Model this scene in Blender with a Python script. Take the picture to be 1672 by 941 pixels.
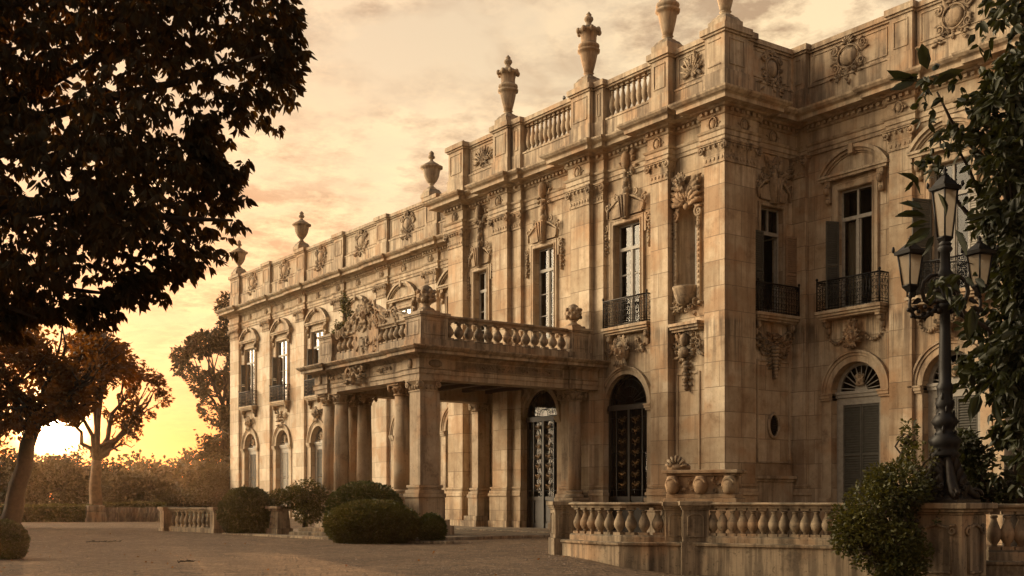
import bpy, bmesh, math, random
from math import sin, cos, pi, radians, sqrt, atan2
from mathutils import Vector, Matrix, noise
from mathutils.geometry import tessellate_polygon
for o in list(bpy.data.objects): bpy.data.objects.remove(o, do_unlink=True)
S = bpy.context.scene
COL = S.collection

# ------------------------------------------------------------ camera
T = math.atan(1356/1900)
DV = Vector((-cos(T), sin(T), 0)); RV = Vector((sin(T), cos(T), 0))   # view direction and its right hand
EYE = 1.3
cam = bpy.data.cameras.new('camera'); co = bpy.data.objects.new('camera', cam); COL.objects.link(co)
co.location = (0, 0, EYE); co.rotation_euler = (radians(90), 0, atan2(DV.y, DV.x)-pi/2)
cam.sensor_width = 36; cam.lens = 36*1900/1672; cam.shift_y = (815-470.5)/1672
cam.clip_start = .1; cam.clip_end = 5000
S.camera = co
S.render.resolution_x = 1024; S.render.resolution_y = 576
S.view_settings.view_transform = 'Standard'; S.view_settings.look = 'None'
S.view_settings.exposure = 0.15; S.view_settings.gamma = 1

def at(px, d, z=0):
    """ground position seen in column px (of the 1672 px wide photograph) at depth d"""
    p = RV*((px-836)*d/1900) + DV*d
    return Vector((p.x, p.y, z))

# ------------------------------------------------------------ world and sun
SUN_EL = radians(3.6)
sun_h = at(84, 100); SUN_DIR = Vector((sun_h.x, sun_h.y, 0)).normalized()*cos(SUN_EL) + Vector((0, 0, sin(SUN_EL)))
w = bpy.data.worlds.new('World'); S.world = w; w.use_nodes = True
nt = w.node_tree; nt.nodes.clear()
def N(t, **k):
    n = nt.nodes.new(t)
    for a, b in k.items(): setattr(n, a, b)
    return n
def L(a, b): nt.links.new(a, b)
def vmath(op, a, b=None):
    n = N('ShaderNodeVectorMath', operation=op)
    for i, v in enumerate((a, b)):
        if v is None: continue
        if hasattr(v, 'node'): L(v, n.inputs[i])
        else: n.inputs[i].default_value = v
    return n
def fmath(op, a, b=None, clamp=False):
    n = N('ShaderNodeMath', operation=op); n.use_clamp = clamp
    for i, v in enumerate((a, b)):
        if v is None: continue
        if hasattr(v, 'node'): L(v, n.inputs[i])
        else: n.inputs[i].default_value = v
    return n.outputs[0]
def mixc(f, a, b, mode='MIX'):
    n = N('ShaderNodeMix', data_type='RGBA', blend_type=mode)
    for i, v in ((0, f), (6, a), (7, b)):
        if hasattr(v, 'node'): L(v, n.inputs[i])
        else: n.inputs[i].default_value = v if i == 0 else (*v, 1)
    return n.outputs[2]
def ramp(f, stops):
    n = N('ShaderNodeValToRGB'); L(f, n.inputs[0]); e = n.color_ramp.elements
    while len(e) > 1: e.remove(e[-1])
    e[0].position = stops[0][0]; e[0].color = (*stops[0][1], 1)
    for p, c in stops[1:]:
        x = e.new(p); x.color = (*c, 1)
    return n.outputs[0]
tc = N('ShaderNodeTexCoord'); dirv = vmath('NORMALIZE', tc.outputs['Generated']).outputs[0]
sep = N('ShaderNodeSeparateXYZ'); L(dirv, sep.inputs[0])
elev = fmath('MAXIMUM', sep.outputs[2], 0.0)
sdot = fmath('MAXIMUM', vmath('DOT_PRODUCT', dirv, tuple(SUN_DIR)).outputs['Value'], 0.0)
sky = N('ShaderNodeTexSky', sky_type='NISHITA'); sky.sun_disc = False
sky.sun_elevation = SUN_EL; sky.sun_rotation = atan2(SUN_DIR.x, SUN_DIR.y); sky.dust_density = 1.2
bg1 = N('ShaderNodeBackground'); L(mixc(1.0, sky.outputs[0], (.42, .19, .36), 'MULTIPLY'), bg1.inputs[0]); bg1.inputs[1].default_value = 0.05
# hazy evening cloud deck, a function of direction only
hz = ramp(elev, [(0, (.66, .26, .06)), (.05, (.90, .41, .11)), (.12, (1.02, .77, .39)), (.26, (.98, .80, .49)), (.42, (.86, .68, .45)), (.6, (.66, .56, .44)), (1, (.52, .50, .48))])
side = ramp(sdot, [(0, (.48, .49, .54)), (.28, (.78, .76, .76)), (.56, (1.35, 1.22, 1.05)), (.69, (.80, .82, .84)), (.80, (.82, .83, .79)), (.93, (.84, .83, .80)), (1, (.78, .70, .60))])
opp = mixc(1.0, ramp(elev, [(0, (1, 1, 1)), (.32, (0, 0, 0))]), ramp(sdot, [(.42, (1, 1, 1)), (.56, (0, 0, 0))]), 'MULTIPLY')   # the far side of the sky is dull near its horizon
side = mixc(opp, side, (.42, .40, .40))
base = mixc(1.0, hz, side, 'MULTIPLY')
cp = vmath('DIVIDE', dirv, None); cmb = N('ShaderNodeCombineXYZ')
zz = fmath('ADD', elev, .12)
for i in range(3): L(zz, cmb.inputs[i])
L(cmb.outputs[0], cp.inputs[1])
cn = N('ShaderNodeTexNoise'); cn.inputs['Scale'].default_value = 2.3; cn.inputs['Detail'].default_value = 9; cn.inputs['Roughness'].default_value = .6; cn.inputs['Distortion'].default_value = .5
L(cp.outputs[0], cn.inputs['Vector'])
cm = ramp(cn.outputs[0], [(.36, (0, 0, 0)), (.48, (.5, .5, .5)), (.58, (1, 1, 1))])
cn2 = N('ShaderNodeTexNoise'); cn2.inputs['Scale'].default_value = 6.5; cn2.inputs['Detail'].default_value = 7; cn2.inputs['Roughness'].default_value = .65
L(cp.outputs[0], cn2.inputs['Vector'])
cm2 = ramp(cn2.outputs[0], [(.42, (0, 0, 0)), (.58, (1, 1, 1))])
cfade = ramp(elev, [(.04, (.2, .2, .2)), (.16, (.7, .7, .7)), (.32, (1, 1, 1))])
cf = mixc(1.0, cm, cfade, 'MULTIPLY')
dark = mixc(1.0, base, (.64, .54, .46), 'MULTIPLY')
lit = mixc(1.0, base, (1.30, 1.22, 1.12), 'MULTIPLY')
cl = mixc(cm2, dark, lit)
skyc = mixc(cf, base, cl)
g1 = fmath('MULTIPLY', fmath('POWER', sdot, 40), .26)
g2 = fmath('MULTIPLY', fmath('POWER', sdot, 700), 1.5)
g3 = fmath('MULTIPLY', fmath('POWER', sdot, 6500), 26)
def scalec(c, f):
    n = vmath('SCALE', c); L(f, n.inputs[3]); return n.outputs[0]
lobe = fmath('MULTIPLY', fmath('POWER', fmath('MAXIMUM', vmath('DOT_PRODUCT', dirv, tuple(Vector((-.74, -.60, .34)).normalized())).outputs['Value'], 0.0), 13), 17.5)
skyc = vmath('ADD', skyc, scalec((1, .79, .52), lobe)).outputs[0]            # added bright lobe in the unseen sky, put in to light the facade
glow = vmath('ADD', vmath('ADD', scalec((1, .48, .14), g1), scalec((1, .44, .10), g2)).outputs[0], scalec((1, .72, .36), g3)).outputs[0]
tot = vmath('ADD', skyc, glow).outputs[0]
bg2 = N('ShaderNodeBackground'); L(tot, bg2.inputs[0]); bg2.inputs[1].default_value = 1.0
ad = N('ShaderNodeAddShader'); L(bg1.outputs[0], ad.inputs[0]); L(bg2.outputs[0], ad.inputs[1])
wo = N('ShaderNodeOutputWorld'); L(ad.outputs[0], wo.inputs[0])
sl = bpy.data.lights.new('sun', 'SUN'); sl.energy = 3.4; sl.angle = radians(.6); sl.color = (1, .50, .20)
so = bpy.data.objects.new('sun', sl); COL.objects.link(so); so.rotation_euler = SUN_DIR.to_track_quat('Z', 'Y').to_euler()

# ------------------------------------------------------------ materials
M = {}
def newmat(name):
    global nt
    m = bpy.data.materials.new(name); m.use_nodes = True; nt = m.node_tree; nt.nodes.clear()
    out = N('ShaderNodeOutputMaterial'); b = N('ShaderNodeBsdfPrincipled'); L(b.outputs[0], out.inputs[0]); M[name] = m
    return b, out
def noise_n(vec, scale, detail=6, rough=.6):
    n = N('ShaderNodeTexNoise'); n.inputs['Scale'].default_value = scale; n.inputs['Detail'].default_value = detail; n.inputs['Roughness'].default_value = rough
    L(vec, n.inputs['Vector']); return n.outputs[0]
def bump(b, h, strength, dist, prev=None):
    n = N('ShaderNodeBump'); n.inputs['Strength'].default_value = strength; n.inputs['Distance'].default_value = dist
    L(h, n.inputs['Height'])
    if prev: L(prev, n.inputs['Normal'])
    L(n.outputs[0], b.inputs['Normal']); return n.outputs[0]
def stone(name, c1, c2, stain, joints=None, rough=.85, amt=.5, bstr=.6, grit=.35, dripamt=.8):
    b, out = newmat(name)
    g = N('ShaderNodeNewGeometry'); P = g.outputs['Position']
    n1 = noise_n(P, .55, 5); n2 = noise_n(P, 3.5, 8, .65); n3 = noise_n(P, 26, 5, .7)
    c = mixc(ramp(n1, [(.38, (0,)*3), (.62, (1,)*3)]), c1, c2)
    c = mixc(ramp(n2, [(.35, (.0,)*3), (.7, (.45,)*3)]), c, tuple(x*.62 for x in c2))
    # streaks of weather running down
    mp = N('ShaderNodeMapping'); mp.inputs['Scale'].default_value = (2.6, 2.6, .22); L(P, mp.inputs[0])
    st = noise_n(mp.outputs[0], 1.0, 6, .6)
    c = mixc(ramp(st, [(.50, (0,)*3), (.64, (amt,)*3)]), c, stain)
    or_ = noise_n(P, .8, 3, .5); c = mixc(ramp(or_, [(.52, (0,)*3), (.63, (.5,)*3)]), c, (.42, .235, .115))
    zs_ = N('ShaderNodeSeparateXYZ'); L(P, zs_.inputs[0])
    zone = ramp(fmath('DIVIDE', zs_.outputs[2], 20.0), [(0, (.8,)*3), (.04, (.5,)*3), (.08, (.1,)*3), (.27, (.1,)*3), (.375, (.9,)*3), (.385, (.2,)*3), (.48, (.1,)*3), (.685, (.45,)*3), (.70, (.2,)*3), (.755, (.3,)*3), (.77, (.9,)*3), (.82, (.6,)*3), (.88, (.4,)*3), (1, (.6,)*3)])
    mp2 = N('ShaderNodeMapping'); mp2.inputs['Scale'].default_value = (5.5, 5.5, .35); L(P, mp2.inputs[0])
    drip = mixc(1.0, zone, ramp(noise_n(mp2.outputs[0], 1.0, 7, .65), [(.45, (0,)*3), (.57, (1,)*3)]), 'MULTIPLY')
    bl = noise_n(P, 1.1, 7, .7)
    c = mixc(ramp(bl, [(.56, (0,)*3), (.66, (amt*.8,)*3)]), c, tuple(x*.9 for x in stain))
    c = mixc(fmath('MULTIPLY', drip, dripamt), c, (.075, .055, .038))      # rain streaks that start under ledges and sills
    tn = N('ShaderNodeSeparateXYZ'); L(g.outputs['True Normal'], tn.inputs[0])
    up = fmath('MULTIPLY', ramp(tn.outputs[2], [(.25, (0,)*3), (.6, (1,)*3)]), ramp(noise_n(P, 2.4, 5, .7), [(.38, (0,)*3), (.58, (.85,)*3)]))
    c = mixc(up, c, (.055, .045, .028))                       # lichen and soot lying on ledges
    sp_ = noise_n(P, 9, 6, .75); c = mixc(ramp(sp_, [(.56, (0,)*3), (.68, (grit,)*3)]), c, tuple(x*.5 for x in stain))
    h = fmath('ADD', fmath('MULTIPLY', n2, .6), fmath('MULTIPLY', n3, .45))
    if joints:
        bw, bh = joints
        sn = N('ShaderNodeSeparateXYZ'); L(g.outputs['True Normal'], sn.inputs[0])
        sp = N('ShaderNodeSeparateXYZ'); L(P, sp.inputs[0])
        isx = fmath('GREATER_THAN', fmath('ABSOLUTE', sn.outputs[0]), fmath('ABSOLUTE', sn.outputs[1]))
        u = fmath('ADD', fmath('MULTIPLY', isx, sp.outputs[1]), fmath('MULTIPLY', fmath('SUBTRACT', 1.0, isx), sp.outputs[0]))
        cb = N('ShaderNodeCombineXYZ'); L(fmath('ADD', u, 200.0), cb.inputs[0]); L(fmath('ADD', sp.outputs[2], .07), cb.inputs[1])
        br = N('ShaderNodeTexBrick'); L(cb.outputs[0], br.inputs['Vector'])
        br.inputs['Scale'].default_value = 1; br.inputs['Brick Width'].default_value = bw; br.inputs['Row Height'].default_value = bh
        br.inputs['Mortar Size'].default_value = .011; br.inputs['Mortar Smooth'].default_value = .2; br.inputs['Bias'].default_value = 0
        br.inputs['Color1'].default_value = (.66, .60, .53, 1); br.inputs['Color2'].default_value = (1.18, 1.18, 1.18, 1); br.inputs['Mortar'].default_value = (.9, .9, .9, 1)
        c = mixc(.72, c, br.outputs['Color'], 'MULTIPLY')
        c = mixc(br.outputs['Fac'], c, tuple(x*.42 for x in c2))
        h = fmath('SUBTRACT', h, fmath('MULTIPLY', br.outputs['Fac'], 1.1))
    L(c, b.inputs['Base Color']); b.inputs['Roughness'].default_value = rough
    bump(b, h, bstr, .03)
stone('ashlar', (.64, .54, .40), (.48, .355, .23), (.20, .115, .06), (1.55, .88))
stone('trim', (.56, .46, .33), (.44, .33, .22), (.12, .075, .045), None, amt=.6)
stone('carved', (.50, .385, .26), (.36, .26, .165), (.085, .055, .035), None, amt=.8, bstr=1.0, grit=.75)
stone('porch_stone', (.50, .40, .29), (.38, .285, .19), (.10, .065, .04), None, amt=.7, grit=.5)
stone('garden_stone', (.44, .35, .235), (.34, .255, .165), (.07, .05, .03), None, amt=.85, grit=.7)
stone('stained_stone', (.26, .19, .125), (.19, .135, .085), (.06, .045, .03), None, amt=.8, grit=.7)
stone('plaster', (.66, .58, .46), (.57, .47, .345), (.36, .24, .14), (2.4, .88), amt=.4, bstr=.3, dripamt=.45, grit=.2)
stone('paving', (.36, .29, .215), (.30, .235, .17), (.16, .12, .085), None, amt=.5)
stone('rough_wall', (.40, .33, .25), (.28, .22, .16), (.09, .07, .05), None, amt=.9, bstr=.9)
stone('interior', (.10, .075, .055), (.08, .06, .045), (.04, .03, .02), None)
stone('roof_tile', (.12, .09, .07), (.09, .07, .06), (.05, .04, .03), None)
def simple(name, col, rough=.6, metal=0, var=.35, sc=6, bs=.2, spec=.5):
    b, out = newmat(name); g = N('ShaderNodeNewGeometry'); n = noise_n(g.outputs['Position'], sc, 6)
    c = mixc(ramp(n, [(.35, (0,)*3), (.68, (1,)*3)]), col, tuple(x*(1-var) for x in col))
    L(c, b.inputs['Base Color']); b.inputs['Roughness'].default_value = rough; b.inputs['Metallic'].default_value = metal
    b.inputs['Specular IOR Level'].default_value = spec
    bump(b, noise_n(g.outputs['Position'], sc*6, 4), bs, .01); return b
simple('iron', (.008, .007, .007), .5, .1, .5, 8, .2, .3)
simple('bronze', (.022, .015, .010), .45, .5, .6, 9, .6)
simple('gilt_iron', (.11, .06, .02), .35, .8, .6, 5)
simple('painted_wood', (.36, .33, .28), .6, 0, .3)
simple('dark_wood', (.035, .026, .02), .5, 0, .4)
simple('shutter_paint', (.085, .08, .065), .65, 0, .3)
simple('sunbleached_shutter', (.34, .22, .13), .7, 0, .3)
simple('cloth', (.42, .36, .28), .9, 0, .2, 1, 0)
simple('beam_wood', (.07, .035, .018), .8, 0, .6, 4, .5)
simple('pebble', (.26, .20, .15), .8, 0, .7, 30)
simple('soil', (.05, .035, .025), .95, 0, .5, 4, .5)
simple('bird_grey', (.06, .055, .05), .7)
simple('red_clay', (.28, .08, .04), .8)
# frosted lantern glass
b, out = newmat('lantern_glass'); b.inputs['Base Color'].default_value = (.34, .28, .21, 1); b.inputs['Roughness'].default_value = .25
b.inputs['Subsurface Weight'].default_value = .0
tr = N('ShaderNodeBsdfTranslucent'); tr.inputs[0].default_value = (.42, .33, .22, 1); ms = N('ShaderNodeMixShader'); ms.inputs[0].default_value = .5
L(b.outputs[0], ms.inputs[1]); L(tr.outputs[0], ms.inputs[2]); tq = N('ShaderNodeBsdfTransparent'); m3 = N('ShaderNodeMixShader'); m3.inputs[0].default_value = .35; L(ms.outputs[0], m3.inputs[1]); L(tq.outputs[0], m3.inputs[2]); L(m3.outputs[0], out.inputs[0])
# window glass: old wavy panes
for gname, gior, gt in (('pane_glass', 7.0, .75), ('dark_glass', 1.38, .55)):
    b, out = newmat(gname); nt.nodes.remove(b)
    g = N('ShaderNodeNewGeometry'); gl = N('ShaderNodeBsdfGlossy'); gl.inputs['Roughness'].default_value = .03; gl.inputs[0].default_value = (.9, .9, .9, 1)
    bn = N('ShaderNodeBump'); bn.inputs['Strength'].default_value = .12; bn.inputs['Distance'].default_value = .02; L(noise_n(g.outputs['Position'], 2.2, 2), bn.inputs['Height']); L(bn.outputs[0], gl.inputs['Normal'])
    tp = N('ShaderNodeBsdfTransparent'); tp.inputs[0].default_value = (gt, gt, gt*.96, 1)
    fr = N('ShaderNodeFresnel'); fr.inputs[0].default_value = gior
    ms = N('ShaderNodeMixShader'); L(fr.outputs[0], ms.inputs[0]); L(tp.outputs[0], ms.inputs[1]); L(gl.outputs[0], ms.inputs[2]); L(ms.outputs[0], out.inputs[0])
# gravel
b, out = newmat('gravel'); g = N('ShaderNodeNewGeometry'); P = g.outputs['Position']
vo = N('ShaderNodeTexVoronoi'); vo.inputs['Scale'].default_value = 13; L(P, vo.inputs['Vector'])
n1 = noise_n(P, .35, 8, .7); n2 = noise_n(P, 9, 8, .7); n3 = noise_n(P, 2.2, 8, .72)
c = mixc(ramp(n1, [(.4, (0,)*3), (.60, (1,)*3)]), (.24, .160, .098), (.155, .10, .06))
c = mixc(ramp(n3, [(.42, (0,)*3), (.62, (.75,)*3)]), c, (.085, .058, .036))
c = mixc(ramp(n2, [(.35, (0,)*3), (.7, (.7,)*3)]), c, (.035, .025, .018))
c = mixc(.6, c, ramp(vo.outputs['Color'], [(0, (.25,)*3), (.7, (1.1,)*3), (1, (2.6,)*3)]), 'MULTIPLY')
L(c, b.inputs['Base Color']); b.inputs['Roughness'].default_value = .85; b.inputs['Specular IOR Level'].default_value = .25
p = bump(b, vo.outputs['Distance'], .9, .05); p = bump(b, n2, .7, .06, p)
p = bump(b, n3, .35, .05, p)
simple('grass', (.06, .065, .02), .9, 0, .5, 3, .8)
def leafmat(name, c1, c2, trans=.35, tcol=(.30, .20, .03), rough=.55):
    b, out = newmat(name); g = N('ShaderNodeNewGeometry')
    n = N('ShaderNodeTexNoise'); n.inputs['Scale'].default_value = 1.1; n.inputs['Detail'].default_value = 4; L(g.outputs['Position'], n.inputs['Vector'])
    n2 = noise_n(g.outputs['Position'], 14, 2)
    f = fmath('ADD', fmath('MULTIPLY', n.outputs[0], .55), fmath('MULTIPLY', n2, .45))
    c = mixc(ramp(f, [(.38, (0,)*3), (.62, (1,)*3)]), c1, c2)
    L(c, b.inputs['Base Color']); b.inputs['Roughness'].default_value = rough; b.inputs['Specular IOR Level'].default_value = .35
    t = N('ShaderNodeBsdfTranslucent'); t.inputs[0].default_value = (*tcol, 1); ms = N('ShaderNodeMixShader'); ms.inputs[0].default_value = trans
    L(b.outputs[0], ms.inputs[1]); L(t.outputs[0], ms.inputs[2]); L(ms.outputs[0], out.inputs[0])
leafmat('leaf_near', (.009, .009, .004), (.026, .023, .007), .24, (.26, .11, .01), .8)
leafmat('leaf_warm', (.028, .017, .004), (.055, .032, .007), .36, (.38, .13, .012))
leafmat('leaf_box', (.016, .024, .005), (.070, .082, .014), .1, (.08, .09, .01))
leafmat('leaf_shrub', (.016, .022, .005), (.080, .076, .012), .2, (.14, .12, .015))
leafmat('leaf_big', (.008, .012, .004), (.030, .034, .009), .12, (.07, .07, .01), .5)
leafmat('leaf_wood', (.022, .022, .007), (.050, .040, .010), .10, (.16, .08, .012))
simple('bark', (.045, .030, .020), .95, 0, .5, 6, 1.0)
simple('pale_bark', (.20, .125, .075), .95, 0, .45, 4, .9)

# ------------------------------------------------------------ mesh builder
WL = {}
class MB:
    def __init__(s, M_=None): s.v = []; s.f = []; s.M = M_ or Matrix(); s.sm = []
    def add(s, vs, fs, smooth=False, m=None):
        o = len(s.v); X = s.M @ m if m is not None else s.M
        s.v += [X @ Vector(p) for p in vs]; s.f += [tuple(i+o for i in f) for f in fs]; s.sm += [smooth]*len(fs); return s
    def box(s, x0, x1, y0, y1, z0, z1, m=None):
        return s.add([(x0, y0, z0), (x1, y0, z0), (x1, y1, z0), (x0, y1, z0), (x0, y0, z1), (x1, y0, z1), (x1, y1, z1), (x0, y1, z1)],
                     [(0, 3, 2, 1), (4, 5, 6, 7), (0, 1, 5, 4), (1, 2, 6, 5), (2, 3, 7, 6), (3, 0, 4, 7)], m=m)
    def frus(s, cx, cy, z0, z1, a0, b0, a1, b1):
        """box tapering from half sizes a0,b0 to a1,b1"""
        v = [(cx+i*a, cy+j*b, z) for a, b, z in ((a0, b0, z0), (a1, b1, z1)) for i, j in ((-1, -1), (1, -1), (1, 1), (-1, 1))]
        return s.add(v, [(0, 3, 2, 1), (4, 5, 6, 7), (0, 1, 5, 4), (1, 2, 6, 5), (2, 3, 7, 6), (3, 0, 4, 7)])
    def lathe(s, cx, cy, prof, n=16, m=None, lob=0, nl=8):
        v = []; f = []
        for r, z in prof:
            for i in range(n):
                a = 2*pi*i/n; rr = r*(1+lob*cos(a*nl)); v.append((cx+rr*cos(a), cy+rr*sin(a), z))
        for k in range(len(prof)-1):
            for i in range(n): j = (i+1) % n; f.append((k*n+i, k*n+j, (k+1)*n+j, (k+1)*n+i))
        f.append(tuple(range(n))[::-1]); f.append(tuple((len(prof)-1)*n+i for i in range(n)))
        return s.add(v, f, True, m)
    def ell(s, c, r, nu=10, nv=7, rot=None):
        v = [(0, 0, -1)]; f = []
        for k in range(1, nv):
            t = pi*k/nv
            for i in range(nu): a = 2*pi*i/nu; v.append((sin(t)*cos(a), sin(t)*sin(a), -cos(t)))
        v.append((0, 0, 1))
        for i in range(nu): f.append((0, 1+(i+1) % nu, 1+i)); e = len(v)-1; f.append((e, e-nu+i, e-nu+(i+1) % nu))
        for k in range(nv-2):
            for i in range(nu): a = 1+k*nu+i; b_ = 1+k*nu+(i+1) % nu; f.append((a, b_, b_+nu, a+nu))
        m = Matrix.Translation(c) @ (rot or Matrix()) @ Matrix.Diagonal((*r, 1))
        return s.add(v, f, True, m)
    def tube(s, pts, r, n=6, cap=True):
        pts = [Vector(p) for p in pts]; R = r if isinstance(r, (list, tuple)) else [r]*len(pts)
        v = []; f = []; up = None
        for k, p in enumerate(pts):
            t = (pts[min(k+1, len(pts)-1)]-pts[max(k-1, 0)]).normalized()
            if up is None: up = Vector((0, 0, 1)) if abs(t.z) < .9 else Vector((1, 0, 0))
            a = (up - t*up.dot(t))
            a = a.normalized() if a.length > 1e-6 else t.orthogonal().normalized()
            up = a; b_ = t.cross(a)
            for i in range(n): q = 2*pi*i/n; v.append(p+(a*cos(q)+b_*sin(q))*R[k])
        for k in range(len(pts)-1):
            for i in range(n): j = (i+1) % n; f.append((k*n+i, k*n+j, (k+1)*n+j, (k+1)*n+i))
        if cap: f.append(tuple(range(n))[::-1]); f.append(tuple((len(pts)-1)*n+i for i in range(n)))
        return s.add(v, f, True)
    def sweep(s, prof, path, closed=False):
        """profile [(out, z)] run along a plan path [(x, y)]; out is to the right of travel"""
        n = len(path); v = []; f = []; P = [Vector(p) for p in path]; m = len(prof)
        for i in range(n):
            a = P[i-1] if (i or closed) else None; c = P[(i+1) % n] if (i < n-1 or closed) else None
            d1 = (P[i]-a).normalized() if a is not None else None; d2 = (c-P[i]).normalized() if c is not None else None
            if d1 is None: d1 = d2
            if d2 is None: d2 = d1
            n1 = Vector((d1.y, -d1.x)); n2 = Vector((d2.y, -d2.x)); b_ = n1+n2
            b_ = b_/max(b_.dot(n1), .3) if b_.length > 1e-6 else n1
            for o, z in prof: q = P[i]+b_*o; v.append((q.x, q.y, z))
        for i in range(n if closed else n-1):
            j = (i+1) % n
            for k in range(m-1): f.append((i*m+k, j*m+k, j*m+k+1, i*m+k+1))
        if not closed: f.append(tuple(range(m))); f.append(tuple((n-1)*m+k for k in range(m))[::-1])
        return s.add(v, f)
    def poly(s, pts, y0, y1):
        """outline in x,z extruded from y0 to y1"""
        n = len(pts); v = [(x, y0, z) for x, z in pts]+[(x, y1, z) for x, z in pts]
        tri = tessellate_polygon([[Vector((x, z, 0)) for x, z in pts]])
        f = [tuple(t) for t in tri]+[tuple(i+n for i in t)[::-1] for t in tri]+[(i, (i+1) % n, (i+1) % n+n, i+n) for i in range(n)]
        return s.add(v, f)
    def wall(s, outer, holes, depth):
        rings = [outer]+holes; allp = [p for r in rings for p in r]
        tri = tessellate_polygon([[Vector((x, z, 0)) for x, z in r] for r in rings])
        s.add([(x, 0, z) for x, z in allp], [tuple(t) for t in tri])
        for h in holes:
            n = len(h); s.add([(x, 0, z) for x, z in h]+[(x, depth, z) for x, z in h], [(i, (i+1) % n, (i+1) % n+n, i+n) for i in range(n)])
        return s
    def arc(s, cx, cz, r0, r1, y0, y1, a0=0, a1=pi, n=20):
        v = []; f = []
        for i in range(n+1):
            a = a0+(a1-a0)*i/n
            for r, y in ((r0, y0), (r1, y0), (r1, y1), (r0, y1)): v.append((cx+r*cos(a), y, cz+r*sin(a)))
        for i in range(n):
            for k in range(4): j = (k+1) % 4; f.append((i*4+k, i*4+j, i*4+4+j, i*4+4+k))
        f += [(0, 1, 2, 3), tuple(n*4+k for k in (3, 2, 1, 0))]
        return s.add(v, f)
    def build(s, name, mat, parent=None, label=None, fix=True, kind=None, bev=0):
        me = bpy.data.meshes.new(name)
        xs = [p.x for p in s.v]; ys = [p.y for p in s.v]; zs = [p.z for p in s.v]
        c = Vector(((min(xs)+max(xs))/2, (min(ys)+max(ys))/2, min(zs)))
        me.from_pydata([p-c for p in s.v], [], s.f); me.update()
        me.polygons.foreach_set('use_smooth', s.sm)
        if fix:
            bm = bmesh.new(); bm.from_mesh(me); bmesh.ops.recalc_face_normals(bm, faces=bm.faces); bm.to_mesh(me); bm.free()
        me.materials.append(M[mat])
        o = bpy.data.objects.new(name, me); COL.objects.link(o); WL[o.name] = c
        if parent: o.parent = parent; o.location = c-WL[parent.name]
        else: o.location = c
        if label: o['label'] = label
        if kind: o['kind'] = kind
        if bev:
            md = o.modifiers.new('edge', 'BEVEL'); md.width = bev; md.segments = 2; md.limit_method = 'ANGLE'
        return o
def inst(src, name, parent, loc, rz=0, sc=1):
    """another copy of the mesh of src, standing at world loc"""
    o = bpy.data.objects.new(name, src.data); COL.objects.link(o); loc = Vector(loc); WL[o.name] = loc
    o.parent = parent; o.location = loc-WL[parent.name]; o.rotation_euler.z = rz; o.scale = (sc,)*3
    return o
def tag(o, label, cat, group=None, kind=None):
    if label: o['label'] = label
    if cat: o['category'] = cat
    if group: o['group'] = group
    if kind: o['kind'] = kind
    return o
def thing(name, label, cat, loc, group=None):
    o = bpy.data.objects.new(name, None); COL.objects.link(o); o.location = loc; WL[o.name] = Vector(loc); o.empty_display_size = .3
    return tag(o, label, cat, group)
def frame(x, y, rz=0): return Matrix.Translation((x, y, 0)) @ Matrix.Rotation(rz, 4, 'Z')
def archpts(cx, wd, z0, zs, n=16):
    r = wd/2; return [(cx-r, z0), (cx+r, z0)]+[(cx+r*cos(pi*i/n), zs+r*sin(pi*i/n)) for i in range(n+1)]
def rect(x0, x1, z0, z1): return [(x0, z0), (x1, z0), (x1, z1), (x0, z1)]

# ------------------------------------------------------------ carved ornament (local frame: x right, z up, -y out of the wall)
def scroll(mb, x, z, r, turn=1, start=0, th=.05, y=-.03, turns=1.4, n=18):
    p = []; R = []
    for i in range(n+1):
        t = i/n; a = start+turn*t*turns*2*pi; q = r*(1-t)**.8+r*.12; p.append((x+q*cos(a), y-.03*t, z+q*sin(a))); R.append(th*(1-.45*t))
    mb.tube(p, R, 5)
def leafc(mb, x, z, a, ln, wd, y=-.02, h=.09, curl=.25):
    """one carved acanthus leaf as a raised, ribbed lens"""
    v = []; f = []; n = 5; ca, sa = cos(a), sin(a)
    for i in range(n+1):
        t = i/n; wv = wd*sin(pi*(.12+.88*t)**.8)*(1 if i % 2 else .78); off = curl*ln*t*t
        for u, hh in ((-1, 0), (-.45, .8), (0, .55), (.45, .8), (1, 0)):
            lx = t*ln; lz = u*wv/2+off; v.append((x+lx*ca-lz*sa, y-h*hh*(.4+t*.9 if t < .9 else .2), z+lx*sa+lz*ca))
    for i in range(n):
        for k in range(4): f.append((i*5+k, i*5+k+1, i*5+6+k, i*5+5+k))
    mb.add(v, f, True)
def shell(mb, x, z, r, y=-.03, n=9, up=1):
    for i in range(n):
        a = pi*(i+.5)/n; dx, dz = cos(a), sin(a)*up
        mb.tube([(x+dx*r*.12, y, z+dz*r*.12), (x+dx*r*.6, y-.10*r-.03, z+dz*r*.6), (x+dx*r, y-.02, z+dz*r)], [r*.04, r*.13, r*.15], 5)
    mb.ell((x, y, z), (r*.2, r*.15, r*.18), 8, 5)
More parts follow.
